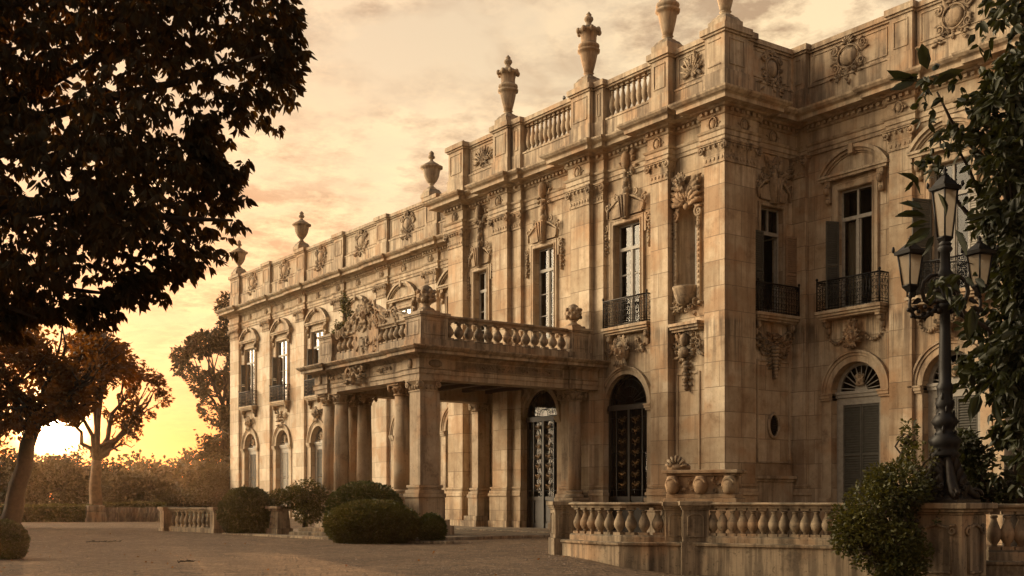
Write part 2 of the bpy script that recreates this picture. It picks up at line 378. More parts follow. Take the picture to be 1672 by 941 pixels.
def cartouche(mb, x, z, wd, ht, rng, y=0, crown=True, drop=True):
    mb.ell((x, y, z), (wd*.22, .14, ht*.24), 14, 8)
    p = [(x+wd*.27*cos(2*pi*i/18), y-.05, z+ht*.29*sin(2*pi*i/18)) for i in range(19)]
    mb.tube(p, [.035+.012*sin(i*2.1) for i in range(19)], 6)
    for sgn in (-1, 1):
        scroll(mb, x+sgn*wd*.36, z+ht*.24, wd*.10, sgn, pi/2, .04, y-.04); scroll(mb, x+sgn*wd*.33, z-ht*.22, wd*.09, -sgn, -pi/2, .04, y-.04)
        for i in range(6):
            a = rng.uniform(-1.2, 1.2); l = wd*rng.uniform(.16, .27)
            leafc(mb, x+sgn*wd*.27*cos(a), z+ht*.30*sin(a), a if sgn > 0 else pi-a, l, l*.5, y-.01, .08, rng.uniform(-.3, .3))
    if crown:
        shell(mb, x, z+ht*.34, wd*.17, y-.03, 7)
    if drop:
        for i in range(5):
            mb.ell((x+rng.uniform(-.02, .02), y-.04, z-ht*(.32+i*.05)), (wd*.07*(1-i*.13), .08, ht*.035), 7, 5)
        for sgn in (-1, 1): leafc(mb, x, z-ht*.3, -pi/2+sgn*.6, ht*.2, wd*.12, y, .07, sgn*.2)
def cluster(mb, x, z, wd, ht, rng, n=16, y=0, d=.12):
    """tangle of leaves, fruit and scrolls"""
    for i in range(n):
        a = rng.uniform(0, 2*pi); q = sqrt(rng.random()); cx = x+cos(a)*wd*.42*q; cz = z+sin(a)*ht*.42*q; l = rng.uniform(.25, .45)*min(wd, ht)
        k = rng.random()
        if k < .6: leafc(mb, cx, cz, atan2(cz-z, cx-x)+rng.uniform(-.9, .9), l, l*.5, y-.01, d, rng.uniform(-.4, .4))
        elif k < .8: scroll(mb, cx, cz, l*.33, rng.choice((-1, 1)), rng.uniform(0, 6), .03, y-.05, 1.2, 12)
        else: mb.ell((cx, y-.03, cz), (l*.16, d, l*.16), 7, 5)
def mask(mb, x, z, s, y=-.05):
    """keystone face with curled hair and beard"""
    mb.ell((x, y, z), (s*.36, s*.34, s*.5), 12, 9); mb.ell((x, y-s*.34, z-.02*s), (s*.07, s*.12, s*.16), 7, 6)
    for g_ in (-1, 1):
        mb.ell((x+g_*s*.15, y-s*.28, z+s*.11), (s*.1, s*.06, s*.05), 7, 5); mb.ell((x+g_*s*.17, y-s*.24, z-s*.12), (s*.11, s*.09, s*.11), 7, 5)
        mb.tube([(x+g_*s*.04, y-s*.34, z+s*.19), (x+g_*s*.26, y-s*.26, z+s*.2)], s*.045, 5)
    mb.ell((x, y-s*.29, z-s*.24), (s*.13, s*.06, s*.035), 7, 5)
    for i in range(11):
        a = pi*i/10; scroll(mb, x+s*.44*cos(a), z+s*(.12+.44*sin(a)), s*.12, 1 if i % 2 else -1, a, s*.06, y-s*.1, 1.1, 9)
    for i in range(5): leafc(mb, x+(i-2)*s*.1, z-s*.33, -pi/2+(i-2)*.22, s*.45, s*.16, y-s*.1, s*.14, (i-2)*.06)
def swag(mb, x0, x1, z, sag, y=-.03, n=11, r=.07):
    for i in range(n):
        t = (i+.5)/n; mb.ell((x0+(x1-x0)*t, y-.04, z-sag*4*t*(1-t)), (r*1.1, r*1.1, r*(.8+.6*sin(pi*t))), 7, 5)
def capital(mb, x0, x1, yf, yb, z0, z1):
    """composite pilaster capital between x0..x1 whose front is at yf (negative is out)"""
    w_ = x1-x0; h = z1-z0; xc = (x0+x1)/2; yc = (yf+yb)/2
    mb.box(x0-.03, x1+.03, yf-.03, yb, z0, z0+.05)
    mb.box(x0+.01, x1-.01, yf-.01, yb, z0+.05, z0+h*.38)
    for i in range(int(max(3, w_/.17))):                        # little carved frieze on the neck
        n_ = int(max(3, w_/.17)); cx = x0+(i+.5)*w_/n_; mb.ell((cx, yf-.01, z0+h*.22), (.055, .035, .07), 6, 5)
    mb.box(x0-.02, x1+.02, yf-.02, yb, z0+h*.38, z0+h*.44)
    v = mb.frus(xc, yc, z0+h*.44, z1-h*.14, w_/2, (yb-yf)/2, w_/2+.1, (yb-yf)/2+.1)
    mb.box(x0-.15, x1+.15, yf-.15, yb, z1-h*.14, z1-.02)
    mb.box(x0-.18, x1+.18, yf-.18, yb, z1-.05, z1)
    for sx, px_ in ((-1, x0), (1, x1)):
        scroll(mb, px_+sx*.04, z0+h*.70, .13, -sx, pi/2, .05, yf-.10, 1.5, 14)
        mb.ell((px_+sx*.05, yf-.12, z0+h*.70), (.05, .07, .05), 7, 5)
    n_ = int(max(3, w_/.2))
    for i in range(n_): mb.ell((x0+(i+.5)*w_/n_, yf-.09, z0+h*.78), (.06, .06, .07), 6, 5)
def pilaster(mb, x0, x1, yf, yb, z0, zb, z1):
    """plinth up to zb, base mouldings, shaft up to z1"""
    mb.box(x0-.16, x1+.16, yf-.16, yb, z0, .35); mb.box(x0-.10, x1+.10, yf-.10, yb, .35, zb-.12); mb.box(x0-.15, x1+.15, yf-.15, yb, zb-.12, zb)
    mb.box(x0-.11, x1+.11, yf-.11, yb, zb, zb+.12); mb.box(x0-.05, x1+.05, yf-.05, yb, zb+.12, zb+.2); mb.box(x0-.08, x1+.08, yf-.08, yb, zb+.2, zb+.28)
    mb.box(x0, x1, yf, yb, zb+.28, z1)

BAL = [(.085, 0), (.085, .05), (.06, .07), (.05, .11), (.07, .14), (.11, .22), (.125, .30), (.115, .38), (.075, .50), (.05, .58), (.046, .62), (.065, .64), (.065, .665), (.05, .68), (.08, .72), (.08, .76)]
def baluster_mesh(mb, x, y, z, h, s=1, n=12):
    k = h/.76; mb.lathe(x, y, [(r*s, z+q*k) for r, q in BAL[2:-2]], n)
    mb.box(x-.095*s, x+.095*s, y-.095*s, y+.095*s, z, z+.07*k); mb.box(x-.085*s, x+.085*s, y-.085*s, y+.085*s, z+.70*k, z+.76*k)

# ============================================================ ground
def sm(t): t = max(0, min(1, t)); return t*t*(3-2*t)
def gz(X, Y):
    x = X*RV.x+Y*RV.y; d = X*DV.x+Y*DV.y
    return -.12*sm((50-d)/15) - .35*sm((x-1.2)/2.5)*sm((34-d)/5)
v = []; f = []; xs = [-3000, -900, -400, -250, -180]+[-140+i*1.0 for i in range(151)]+[14, 20, 30, 60, 150, 400, 1500, 3000]
ys = [-3000, -900, -300, -100, -40, -20]+[-10+i*1.0 for i in range(76)]+[70, 80, 100, 150, 300, 900, 3000]
for Y in ys:
    for X in xs:
        z = gz(X, Y)
        if Y < 29 and X > -70: z += .018*noise.noise(Vector((X*.5, Y*.5, 0)))
        v.append((X, Y, z))
nx = len(xs)
for j in range(len(ys)-1):
    for i in range(nx-1): f.append((j*nx+i, j*nx+i+1, (j+1)*nx+i+1, (j+1)*nx+i))
g_ = MB(); g_.add(v, f, True)
tag(g_.build('ground', 'gravel', fix=False), None, None, None, 'structure')
# lawn beyond the forecourt
g_ = MB()
lawn = [at(-900, 66), at(-200, 66), at(160, 66.8), at(300, 67.5), at(380, 88), at(380, 400), at(-2500, 700), at(-3000, 120)]
tri = tessellate_polygon([lawn]); g_.add([(p.x, p.y, .03) for p in lawn], [tuple(t) for t in tri])
tag(g_.build('lawn', 'grass', fix=False), None, None, None, 'structure')
g_ = MB(); g_.box(-46.5, -33.2, 20.3, 29.6, -.2, .015); g_.box(-46.0, -34.0, 26.5, 29.6, .015, .07)
tag(g_.build('paving', 'paving', bev=.02), None, None, None, 'structure')

# ============================================================ the palace
YW, YP, XR = 33.4, 29.7, -28.82
pal = thing('palace', 'long two-storey baroque stone palace with carved facade, balconies and roof parapet', 'palace', (-50, 33, 0))
FW = frame(0, YW); FP = frame(0, YP); FR = frame(XR, YP, pi/2)
rng = random.Random(5)
Lc = [-79.2+5.48*i for i in range(6)]                     # window axes of the far wing
Lp = [(-82.6, -81.0)]+[(-76.10+5.48*i-.62, -76.10+5.48*i+.62) for i in range(5)]+[(-49.7, -48.5)]
Rc = [-26.1, -22.35, -18.3]; Rp = [(-24.6, -23.7), (-20.76, -19.86), (-16.8, -15.9)]
ZS = 4.95
w1 = MB(FW)
h = []
for c in Lc: h += [rect(c-.83, c+.83, 8.0, 12.1), archpts(c, 2.1, .0, ZS)]
w1.wall([(-82.6, -.3)]+[(-82.6, 15.85), (-46.3, 15.85), (-46.3, -.3)], [[(x, max(z, .02)) for x, z in q] for q in h], .55)
w1.build('wing_wall', 'plaster', pal, 'pale weathered wall of the far wing', fix=False)
w1 = MB(FW); h = []
for c in Rc: h += [rect(c-.72, c+.72, 8.0, 12.2), archpts(c, 2.1, .02, ZS+.1)]
w1.wall([(XR, -.3), (XR, 15.85), (-13, 15.85), (-13, -.3)], h, .55)
w1.build('wing_wall', 'ashlar', pal, 'shaded wall of the near wing', fix=False)
w1 = MB(FP)
h = [rect(-44.50, -43.46, 8.05, 11.7), rect(-39.90, -38.50, 8.05, 11.95), archpts(-39.5, 2.36, .02, 4.75), rect(-34.66, -33.14, 8.05, 11.95), archpts(-34.0, 2.45, .02, 4.9), archpts(-30.6, 1.05, 8.3, 11.5)]
w1.wall([(-46.3, -.3), (-46.3, 15.85), (XR, 15.85), (XR, -.3)], h, .5)
w1.build('pavilion_wall', 'ashlar', pal, fix=False)
w1 = MB(FR); w1.wall([(0, -.3), (0, 15.85), (YW-YP, 15.85), (YW-YP, -.3)], [rect(1.8, 3.0, 8.05, 11.85)], .5)
w1.box(1.45, 3.4, -.06, .05, 1.9, 6.6); 
w1.build('pavilion_wall', 'ashlar', pal, 'side wall of the pavilion', fix=False)
w1 = MB(); w1.box(-46.32, -46.3, YP, YW, -.3, 15.85); w1.box(-82.6, -82.2, YW+.01, 52, -.3, 15.85); w1.box(-82.6, -12.6, 51.6, 52, -.3, 15.85); w1.box(-13.4, -13, YW+.01, 52, -.3, 15.85)
w1.build('outer_wall', 'ashlar', pal)
w1 = MB(); w1.box(-82.2, -13.4, YW+.3, 51.6, 15.5, 15.8); w1.box(-46.2, -29, YP+.3, YW+.3, 15.5, 15.8); w1.build('roof', 'roof_tile', pal)
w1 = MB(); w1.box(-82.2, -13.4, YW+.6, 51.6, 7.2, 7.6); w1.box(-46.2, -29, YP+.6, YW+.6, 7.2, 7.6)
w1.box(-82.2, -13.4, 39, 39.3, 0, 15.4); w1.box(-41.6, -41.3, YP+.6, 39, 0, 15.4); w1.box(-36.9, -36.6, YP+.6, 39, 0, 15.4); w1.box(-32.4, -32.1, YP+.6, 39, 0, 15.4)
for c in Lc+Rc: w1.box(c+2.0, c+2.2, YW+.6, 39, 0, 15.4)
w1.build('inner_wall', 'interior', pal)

# pilasters with capitals
def mk_pil(F, x0, x1, pr, mat='ashlar', z1=13.0, zc=13.75, zb=1.55):
    m = MB(F); pilaster(m, x0, x1, -pr, 0, -.3, zb, z1); p = m.build('pilaster', mat, pal, bev=.012)
    m = MB(F); capital(m, x0, x1, -pr-.01, 0, z1, zc); m.build('capital', 'carved', p)
for a, b in Lp: mk_pil(FW, a, b, .2, 'plaster')
for a, b in Rp: mk_pil(FW, a, b, .2, 'ashlar')
m = MB(FW); pilaster(m, XR, XR+.62, -.2, 0, -.3, 1.55, 13.0); p = m.build('pilaster', 'ashlar', pal, bev=.012); m = MB(FW); capital(m, XR+.05, XR+.6, -.21, 0, 13.0, 13.75); m.build('capital', 'carved', p)
mk_pil(FP, -46.3, -45.05, .35); mk_pil(FP, -42.55, -41.42, .4); mk_pil(FP, -41.42, -40.72, .18)
mk_pil(FP, -36.98, -35.78, .4); mk_pil(FP, -35.78, -35.18, .18); mk_pil(FP, -32.26, -31.32, .35)
m = MB(); pilaster(m, -29.46, XR+.35, YP-.35, YP+1.2, -.3, 1.55, 13.0); p = m.build('pilaster', 'ashlar', pal, bev=.012)
m = MB(FP); capital(m, -29.46, XR+.35, -.36, 0, 13.0, 13.75); m.build('capital', 'carved', p)
m = MB(FR); capital(m, -.34, 1.2, -.36, 0, 13.002, 13.748); m.build('capital', 'carved', p)

# entablature, breaking forward over every pilaster
def jog(x0, x1, Y, pr): return [(x0, Y), (x0, Y-pr), (x1, Y-pr), (x1, Y)]
pw = [(-82.6, 50), (-82.6, YW-.22), (-80.9, YW-.22), (-80.9, YW)]
for a, b in Lp[1:]: pw += jog(a-.05, b+.05, YW, .12)
pp = [(-46.35, YW), (-46.35, YP-.37), (-45.0, YP-.37), (-45.0, YP)]
for a, b, c in ((-42.6, -41.37, -40.67), (-37.03, -35.73, -35.13)): pp += [(a, YP), (a, YP-.42), (b, YP-.42), (b, YP-.2), (c, YP-.2), (c, YP)]
pp += jog(-32.31, -31.27, YP, .37)+[(-29.51, YP), (-29.51, YP-.37), (XR+.37, YP-.37), (XR+.37, YP+1.25), (XR, YP+1.25), (XR, YW)]
pr_ = [(-28.2, YW)]
for a, b in Rp: pr_ += jog(a-.05, b+.05, YW, .14)
pr_ += [(-13, YW)]
ENT = [(-0.02, 13.75), (0.06, 13.75), (0.06, 13.899), (0.1, 13.899), (0.1, 14.064), (0.14, 14.089), (0.18, 14.164), (0.04, 14.172), (0.04, 14.618), (0.1, 14.643), (0.14, 14.701), (0.14, 14.817), (0.3, 14.842), (0.34, 14.9), (0.66, 14.916), (0.66, 15.048), (0.7, 15.082), (0.78, 15.115), (0.86, 15.197), (0.88, 15.263), (0.84, 15.28), (-0.02, 15.363)]
def dentils(mb, path):
    for i in range(len(path)-1):
        a = Vector(path[i]); b_ = Vector(path[i+1]); d = b_-a; l = d.length; d.normalize(); nr = Vector((d.y, -d.x))
        if l < .3: continue
        if a.x < -60 and l > 8: continue
        n_ = int(l/.24); R_ = Matrix(((d.x, -nr.x, 0, 0), (d.y, -nr.y, 0, 0), (0, 0, 1, 0), (0, 0, 0, 1)))
        for k in range(n_):
            q = a+d*(k+.5)*l/n_; mb.box(-.065, .065, -.235, -.13, 14.705, 14.812, m=Matrix.Translation((q.x, q.y, 0)) @ R_)
for nm, pth, lab in (('wing', pw, 'cornice and frieze of the far wing'), ('pav', pp, 'cornice and frieze of the pavilion'), ('near', pr_, 'cornice and frieze of the near wing')):
    m = MB(); m.sweep(ENT, pth); dentils(m, pth); m.build('entablature', 'trim', pal, lab, bev=0)
# frieze medallions
def medal(F, x, z, pr, s=.26):
    m = MB(F); m.ell((x, -pr-.03, z), (s*.55, .07, s*.7), 10, 6); m.tube([(x+s*.8*cos(a), -pr-.05, z+s*cos(0)*sin(a)) for a in [2*pi*i/14 for i in range(15)]], .03, 5)
    for g_ in (-1, 1): leafc(m, x+g_*s*.6, z, (0 if g_ > 0 else pi), s*.9, s*.6, -pr, .06, g_*.1)
    m.build('carved_medallion', 'carved', pal)
for a, b in Lp: medal(FW, (a+b)/2, 14.37, .17, .21)
for c in Lc: medal(FW, c, 14.37, .04, .25)
for a, b in Rp: medal(FW, (a+b)/2, 14.37, .25, .21)
for x, pr in ((-45.6, .4), (-42.0, .45), (-36.4, .45), (-31.8, .4), (-28.95, .4)): medal(FP, x, 14.37, pr, .24)
medal(FR, .55, 14.37, .4, .24); medal(FR, 2.4, 14.37, .06, .24)
for x in (-43.85, -39.1, -33.8):                           # big scroll brackets under the pavilion cornice
    m = MB(FP); cluster(m, x, 14.2, .9, 1.1, rng, 16, -.08, .2); m.ell((x, -.22, 14.3), (.2, .2, .36), 10, 7); m.build('carved_bracket', 'carved', pal)

# parapet
def ped(F, x0, x1, pr, relief=True):
    m = MB(F); m.box(x0-.05, x1+.05, -pr-.05, .42, 15.22, 16.22); m.box(x0, x1, -pr, .40, 16.22, 17.5)
    m.box(x0-.06, x1+.06, -pr-.06, .44, 17.5, 17.58); m.box(x0-.13, x1+.13, -pr-.13, .48, 17.58, 17.80)
    w_ = x1-x0
    if w_ > .5:
        for q in ((x0+.16, x1-.16, 16.42, 16.47), (x0+.16, x1-.16, 17.3, 17.35), (x0+.16, x0+.21, 16.47, 17.3), (x1-.21, x1-.16, 16.47, 17.3)): m.box(q[0], q[1], -pr-.03, -pr+.02, q[2], q[3])
    return m.build('parapet_pedestal', 'trim', pal, bev=.012)
def seg(F, x0, x1, kind):
    m = MB(F); m.box(x0, x1, -.08, .36, 15.22, 16.20); m.box(x0, x1, -.11, .38, 16.20, 16.28)
    m.box(x0, x1, -.07, .34, 17.48, 17.56); m.box(x0, x1, -.13, .38, 17.56, 17.74)
    if kind != 'open':
        m.box(x0, x1, 0, .28, 16.28, 17.48)
        for q in ((x0+.15, x1-.15, 16.40, 16.45), (x0+.15, x1-.15, 17.34, 17.39), (x0+.15, x0+.2, 16.45, 17.34), (x1-.2, x1-.15, 16.45, 17.34)): m.box(q[0], q[1], -.03, .01, q[2], q[3])
    p = m.build('parapet', 'trim', pal, bev=.01)
    if kind == 'open':
        n_ = int((x1-x0)/.30)
        for i in range(n_):
            X = x0+(x1-x0)*(i+.5)/n_
            if seg.src is None:
                bb = MB(Matrix.Translation(F @ Vector((X, .14, 16.28)))); baluster_mesh(bb, 0, 0, 0, 1.2, 1.1); seg.src = bb.build('baluster', 'trim', p); continue
            inst(seg.src, 'baluster', p, F @ Vector((X, .14, 16.28)))
    elif kind == 'cart':
        xc = (x0+x1)/2; mm = MB(F); cartouche(mm, xc, 16.85, min(1.7, (x1-x0)*.55), 1.35, rng, -.02); cluster(mm, xc, 16.2, 1.5, .5, rng, 18, -.08); mm.build('parapet_relief', 'carved', p)
    elif kind == 'swords':
        xc = (x0+x1)/2; mm = MB(F); 
        for k in range(9):
            a = radians(20+k*17.5); mm.tube([(xc, -.05, 16.6), (xc+.75*cos(a)*(x1-x0)/2.2, -.09, 16.6+.72*sin(a))], [.05, .035], 5)
        cluster(mm, xc, 16.9, (x1-x0)*.6, .8, rng, 14, -.04); mm.build('parapet_relief', 'carved', p)
seg.src = None
for a, b in Lp: ped(FW, a, b, .18)
for i in range(6): seg(FW, Lp[i][1]+.05, Lp[i+1][0]-.05, 'cart')
seg(FW, Lp[6][1]+.05, -46.4, 'plain')
for a, b in Rp: ped(FW, a, b, .18)
seg(FW, -28.15, Rp[0][0]-.05, 'cart'); seg(FW, Rp[0][1]+.05, Rp[1][0]-.05, 'cart'); seg(FW, Rp[1][1]+.05, Rp[2][0]-.05, 'cart'); ped(FW, -28.85, -28.2, .18)
ped(FP, -46.3, -45.05, .33); seg(FP, -45.0, -42.6, 'swords'); ped(FP, -42.55, -41.42, .38); ped(FP, -41.37, -40.75, .18)
seg(FP, -40.7, -37.03, 'open'); ped(FP, -36.98, -35.78, .38); ped(FP, -35.73, -35.2, .18); seg(FP, -35.15, -32.31, 'open')
ped(FP, -32.26, -31.32, .33); seg(FP, -31.27, -29.5, 'swords'); ped(FR, .9, 1.25, .2)
m = MB(); X1 = XR+.33; m.box(-29.46, X1, YP-.33, YP+.85, 15.4, 17.5); m.box(-29.51, X1+.05, YP-.38, YP+.88, 15.2, 16.22); m.box(-29.53, X1+.07, YP-.4, YP+.9, 17.5, 17.58); m.box(-29.59, X1+.13, YP-.46, YP+.96, 17.58, 17.8)
for q in ((-29.3, X1-.2, 16.42, 16.47), (-29.3, X1-.2, 17.3, 17.35)): m.box(q[0], q[1], YP-.36, YP-.31, q[2], q[3])
for q in (16.42, 17.3): m.box(X1-.02, X1+.03, YP-.1, YP+.65, q, q+.05)
for q in (YP-.1, YP+.6): m.box(X1-.02, X1+.03, q, q+.05, 16.47, 17.3)
m.build('parapet_pedestal', 'trim', pal, bev=.012); seg(FR, 1.25, 3.5, 'cart')

# ---- windows
def louvers(m, x0, x1, y0, y1, z0, z1, pitch=.075):
    """a louvred leaf spanning x0..x1 in local coordinates of m"""
    m.box(x0, x0+.05, y0, y1, z0, z1); m.box(x1-.05, x1, y0, y1, z0, z1); m.box(x0+.05, x1-.05, y0, y1, z0, z0+.07); m.box(x0+.05, x1-.05, y0, y1, z1-.07, z1)
    zm = (z0+z1)/2; m.box(x0+.05, x1-.05, y0, y1, zm-.035, zm+.035)
    n_ = int((z1-z0-.14)/pitch); k = (z1-z0-.14)/n_
    for i in range(n_):
        z = z0+.07+k*i
        if abs(z+k/2-zm) < .05: continue
        m.add([(x0+.05, y0+.005, z), (x1-.05, y0+.005, z), (x1-.05, y1-.005, z+k*.95), (x0+.05, y1-.005, z+k*.95), (x0+.05, y0+.012, z-.012), (x1-.05, y0+.012, z-.012)], [(0, 1, 2, 3), (4, 5, 1, 0)])
def window(F, cx, z0, z1, wd, dp=.3, shut=None, cur=None, rows=3, sw=.5, open_=False, glass='dark_glass'):
    m = MB(F); a, b = cx-wd/2, cx+wd/2; t = .07; zt = z0+(z1-z0)*.74
    m.box(a, a+t, dp, dp+.1, z0, z1); m.box(b-t, b, dp, dp+.1, z0, z1); m.box(a+t, b-t, dp, dp+.1, z1-t, z1); m.box(a+t, b-t, dp, dp+.1, z0, z0+.12)
    m.box(a+t, b-t, dp-.04, dp+.08, zt, zt+.13); m.box(cx-.04, cx+.04, dp-.02, dp+.08, zt+.13, z1-t)
    if not open_:
        m.box(cx-.06, cx+.06, dp-.03, dp+.08, z0+.12, zt)
        for sx in (-1, 1):
            e0, e1 = (a+t, cx-.06) if sx < 0 else (cx+.06, b-t)
            m.box(e0, e0+.05, dp+.01, dp+.07, z0+.12, zt); m.box(e1-.05, e1, dp+.01, dp+.07, z0+.12, zt)
            for r in range(1, rows): z = z0+.12+(zt-z0-.12)*r/rows; m.box(e0+.05, e1-.05, dp+.02, dp+.06, z-.022, z+.022)
    o = m.build('window', 'painted_wood', pal)
    g = MB(F); y = dp+.04
    for sx in (-1, 1):
        e0, e1 = (a+t, cx-.04) if sx < 0 else (cx+.04, b-t)
        g.add([(e0, y, zt+.13), (e1, y, zt+.13), (e1, y, z1-t), (e0, y, z1-t)], [(0, 1, 2, 3)])
        if not open_: g.add([(e0, y, z0+.12), (e1, y, z0+.12), (e1, y, zt), (e0, y, zt)], [(0, 1, 2, 3)])
    g.build('pane', glass, o, fix=False)
    if cur:
        q = MB(F)
        for (c0, c1) in cur:
            n_ = 24; vv = []
            for i in range(n_+1):
                x = a+t+(wd-2*t)*(c0+(c1-c0)*i/n_); yy = dp+.25+.04*sin(i*1.3)
                vv += [(x, yy, z0), (x, yy, zt if zt < z1 else z1)]
            q.add(vv, [(2*i, 2*i+2, 2*i+3, 2*i+1) for i in range(n_)], True)
        q.build('curtain', 'cloth', o, fix=False)
    if open_:                                             # casements swung inward
        for sx in (-1, 1):
            k = MB(F @ Matrix.Translation((a+t if sx < 0 else b-t, dp+.1, 0)) @ Matrix.Rotation(radians(78*(-sx)+0), 4, 'Z')); e = wd/2-t
            lo, hi = (0, e) if sx < 0 else (-e, 0)
            k.box(lo, lo+.05, -.02, .03, z0+.1, zt); k.box(hi-.05, hi, -.02, .03, z0+.1, zt); k.box(lo, hi, -.019, .029, z0+.1, z0+.2); k.box(lo, hi, -.018, .028, zt-.06, zt)
            k.build('casement', 'painted_wood', o)
    if shut:
        for sx, ang, mat in shut:
            k = MB(F @ Matrix.Translation((a if sx < 0 else b, -.06 if abs(ang) > 20 else -.13, 0)) @ Matrix.Rotation(radians(ang), 4, 'Z')); e = wd*sw
            if sx < 0: louvers(k, -e, 0, -.05, 0, z0+.02, zt)
            else: louvers(k, 0, e, -.05, 0, z0+.02, zt)
            k.build('shutter', mat, o)
    return o
def surround(F, a, b, z0, z1, w_=.2, pr=.09, ear=0):
    m = MB(F); m.box(a-w_, a, -pr, .02, z0, z1+w_); m.box(b, b+w_, -pr, .02, z0, z1+w_); m.box(a, b, -pr, .02, z1, z1+w_)
    m.box(a-.06, a-.02, -pr-.03, -pr+.01, z0, z1+.06); m.box(b+.02, b+.06, -pr-.03, -pr+.01, z0, z1+.06); m.box(a-.02, b+.02, -pr-.03, -pr+.01, z1+.02, z1+.06)
    m.box(a-w_, a-w_+.04, -pr-.02, -pr+.01, z0, z1+w_); m.box(b+w_-.04, b+w_, -pr-.02, -pr+.01, z0, z1+w_); m.box(a-w_+.04, b+w_-.04, -pr-.02, -pr+.01, z1+w_-.04, z1+w_)
    if ear: m.box(a-w_-ear, a-w_-.002, -pr+.01, .02, z1-.5, z1+w_-.01); m.box(b+w_+.002, b+w_+ear, -pr+.01, .02, z1-.5, z1+w_-.01)
    return m.build('window_surround', 'trim', pal, bev=.006)
def pediment(F, cx, wd, zb, rise):
    R_ = (wd*wd/4+rise*rise)/(2*rise); al = math.asin(wd/2/R_); zc = zb+rise-R_; m = MB(F)
    m.box(cx-wd/2, cx+wd/2, -.24, .02, zb-.16, zb-.06); m.box(cx-wd/2-.06, cx+wd/2+.06, -.30, .02, zb-.06, zb+.03)
    m.arc(cx, zc, R_-.03, R_+.09, -.30, .02, pi/2-al, pi/2+al, 18); m.arc(cx, zc, R_-.13, R_-.031, -.22, .02, pi/2-al*.97, pi/2+al*.97, 18); m.arc(cx, zc, R_-.19, R_-.131, -.15, .02, pi/2-al*.93, pi/2+al*.93, 18)
    p = [(cx-wd/2+.1, zb+.03)]+[(cx+(R_-.19)*cos(pi/2+al*(1-2*i/14)*.9), zc+(R_-.19)*sin(pi/2+al*(1-2*i/14)*.9)) for i in range(15)]+[(cx+wd/2-.1, zb+.03)]
    m.poly(p, -.1, .02)
    o = m.build('pediment', 'trim', pal, bev=.006)
    for sx in (-1, 1):
        k = MB(F); x = cx+sx*(wd/2-.3); k.box(x-.13, x+.13, -.2, .02, zb-.36, zb-.16); k.box(x-.1, x+.1, -.16, .02, zb-.9, zb-.36)
        scroll(k, x, zb-.42, .1, 1, 0, .05, -.2, 1.2, 10); k.ell((x, -.2, zb-.5), (.11, .14, .17), 8, 6); k.ell((x, -.13, zb-.86), (.1, .11, .12), 8, 6)
        k.build('console', 'carved', o)
    k = MB(F); k.box(cx-.1, cx+.1, -.34, -.1, zb+rise-.22, zb+rise+.12); k.build('keystone', 'carved', o)
    return o
def railing(F, x0, x1, y, z0, h=1.05, dense=.13, ends=True, mat='iron', seed=1):
    r = random.Random(seed); m = MB(F)
    def run(p, q):
        p = Vector(p); q = Vector(q); l = (q-p).length; d = (q-p)/l
        for z, t in ((z0+.06, .018), (z0+.16, .012), (z0+h-.14, .012)): m.tube([(p.x, p.y, z), (q.x, q.y, z)], t, 4)
        m.tube([(p.x, p.y, z0+h), (q.x, q.y, z0+h)], .032, 6)
        n_ = max(1, int(l/dense))
        for i in range(n_+1):
            c = p+d*(l*i/n_); m.tube([(c.x, c.y, z0+.02), (c.x, c.y, z0+h-.01)], .012 if i % 4 else .019, 4)
            if i < n_:
                mid = p+d*(l*(i+.5)/n_); w_ = l/n_*.42; sg = 1 if i % 2 else -1
                for zc in (.30, .52, .74):
                    pts = []
                    for k in range(10):
                        a = k/9*2*pi*.8; rr = w_*(1.15-.6*k/9); pts.append((mid.x+d.x*rr*cos(a)*sg, mid.y+d.y*rr*cos(a)*sg-.01, z0+zc*h/1.05+rr*1.5*sin(a)))
                    m.tube(pts, .011, 4)
                m.ell((mid.x, mid.y, z0+h-.07), (.03, .02, .04), 6, 4)
        return
    run((x0, y), (x1, y))
    if ends: run((x0, y), (x0, -.02)); run((x1, y), (x1, -.02))
    for x in (x0, x1): m.tube([(x, y, z0), (x, y, z0+h+.04)], .028, 6); m.ell((x, y, z0+h+.09), (.05, .05, .06), 8, 5)
    return m, mat
def balcony(F, x0, x1, pr=.5, z=7.95, face=True, hanging=True, mat='iron', sd=1, lab=None):
    m = MB(F); m.box(x0, x1, -pr, .02, z-.11, z); m.box(x0+.05, x1-.05, -pr+.06, .02, z-.2, z-.11); m.box(x0+.1, x1-.1, -pr+.14, .02, z-.28, z-.2)
    o = m.build('balcony', 'trim', pal, lab, bev=.01)
    rm, mt = railing(F, x0+.07, x1-.07, -pr+.07, z, seed=sd); rm.build('railing', mat, o)
    for sx in (0, 1):
        x = x0+.25 if sx == 0 else x1-.25; k = MB(F); k.box(x-.1, x+.1, -pr+.18, .0, z-.38, z-.28); k.ell((x, -.14, z-.45), (.11, .17, .14), 8, 6); k.ell((x, -.08, z-.66), (.09, .1, .16), 8, 6); scroll(k, x, z-.44, .1, 1, 1, .04, -.24, 1.3, 10); k.build('bracket', 'carved', o)
    return o
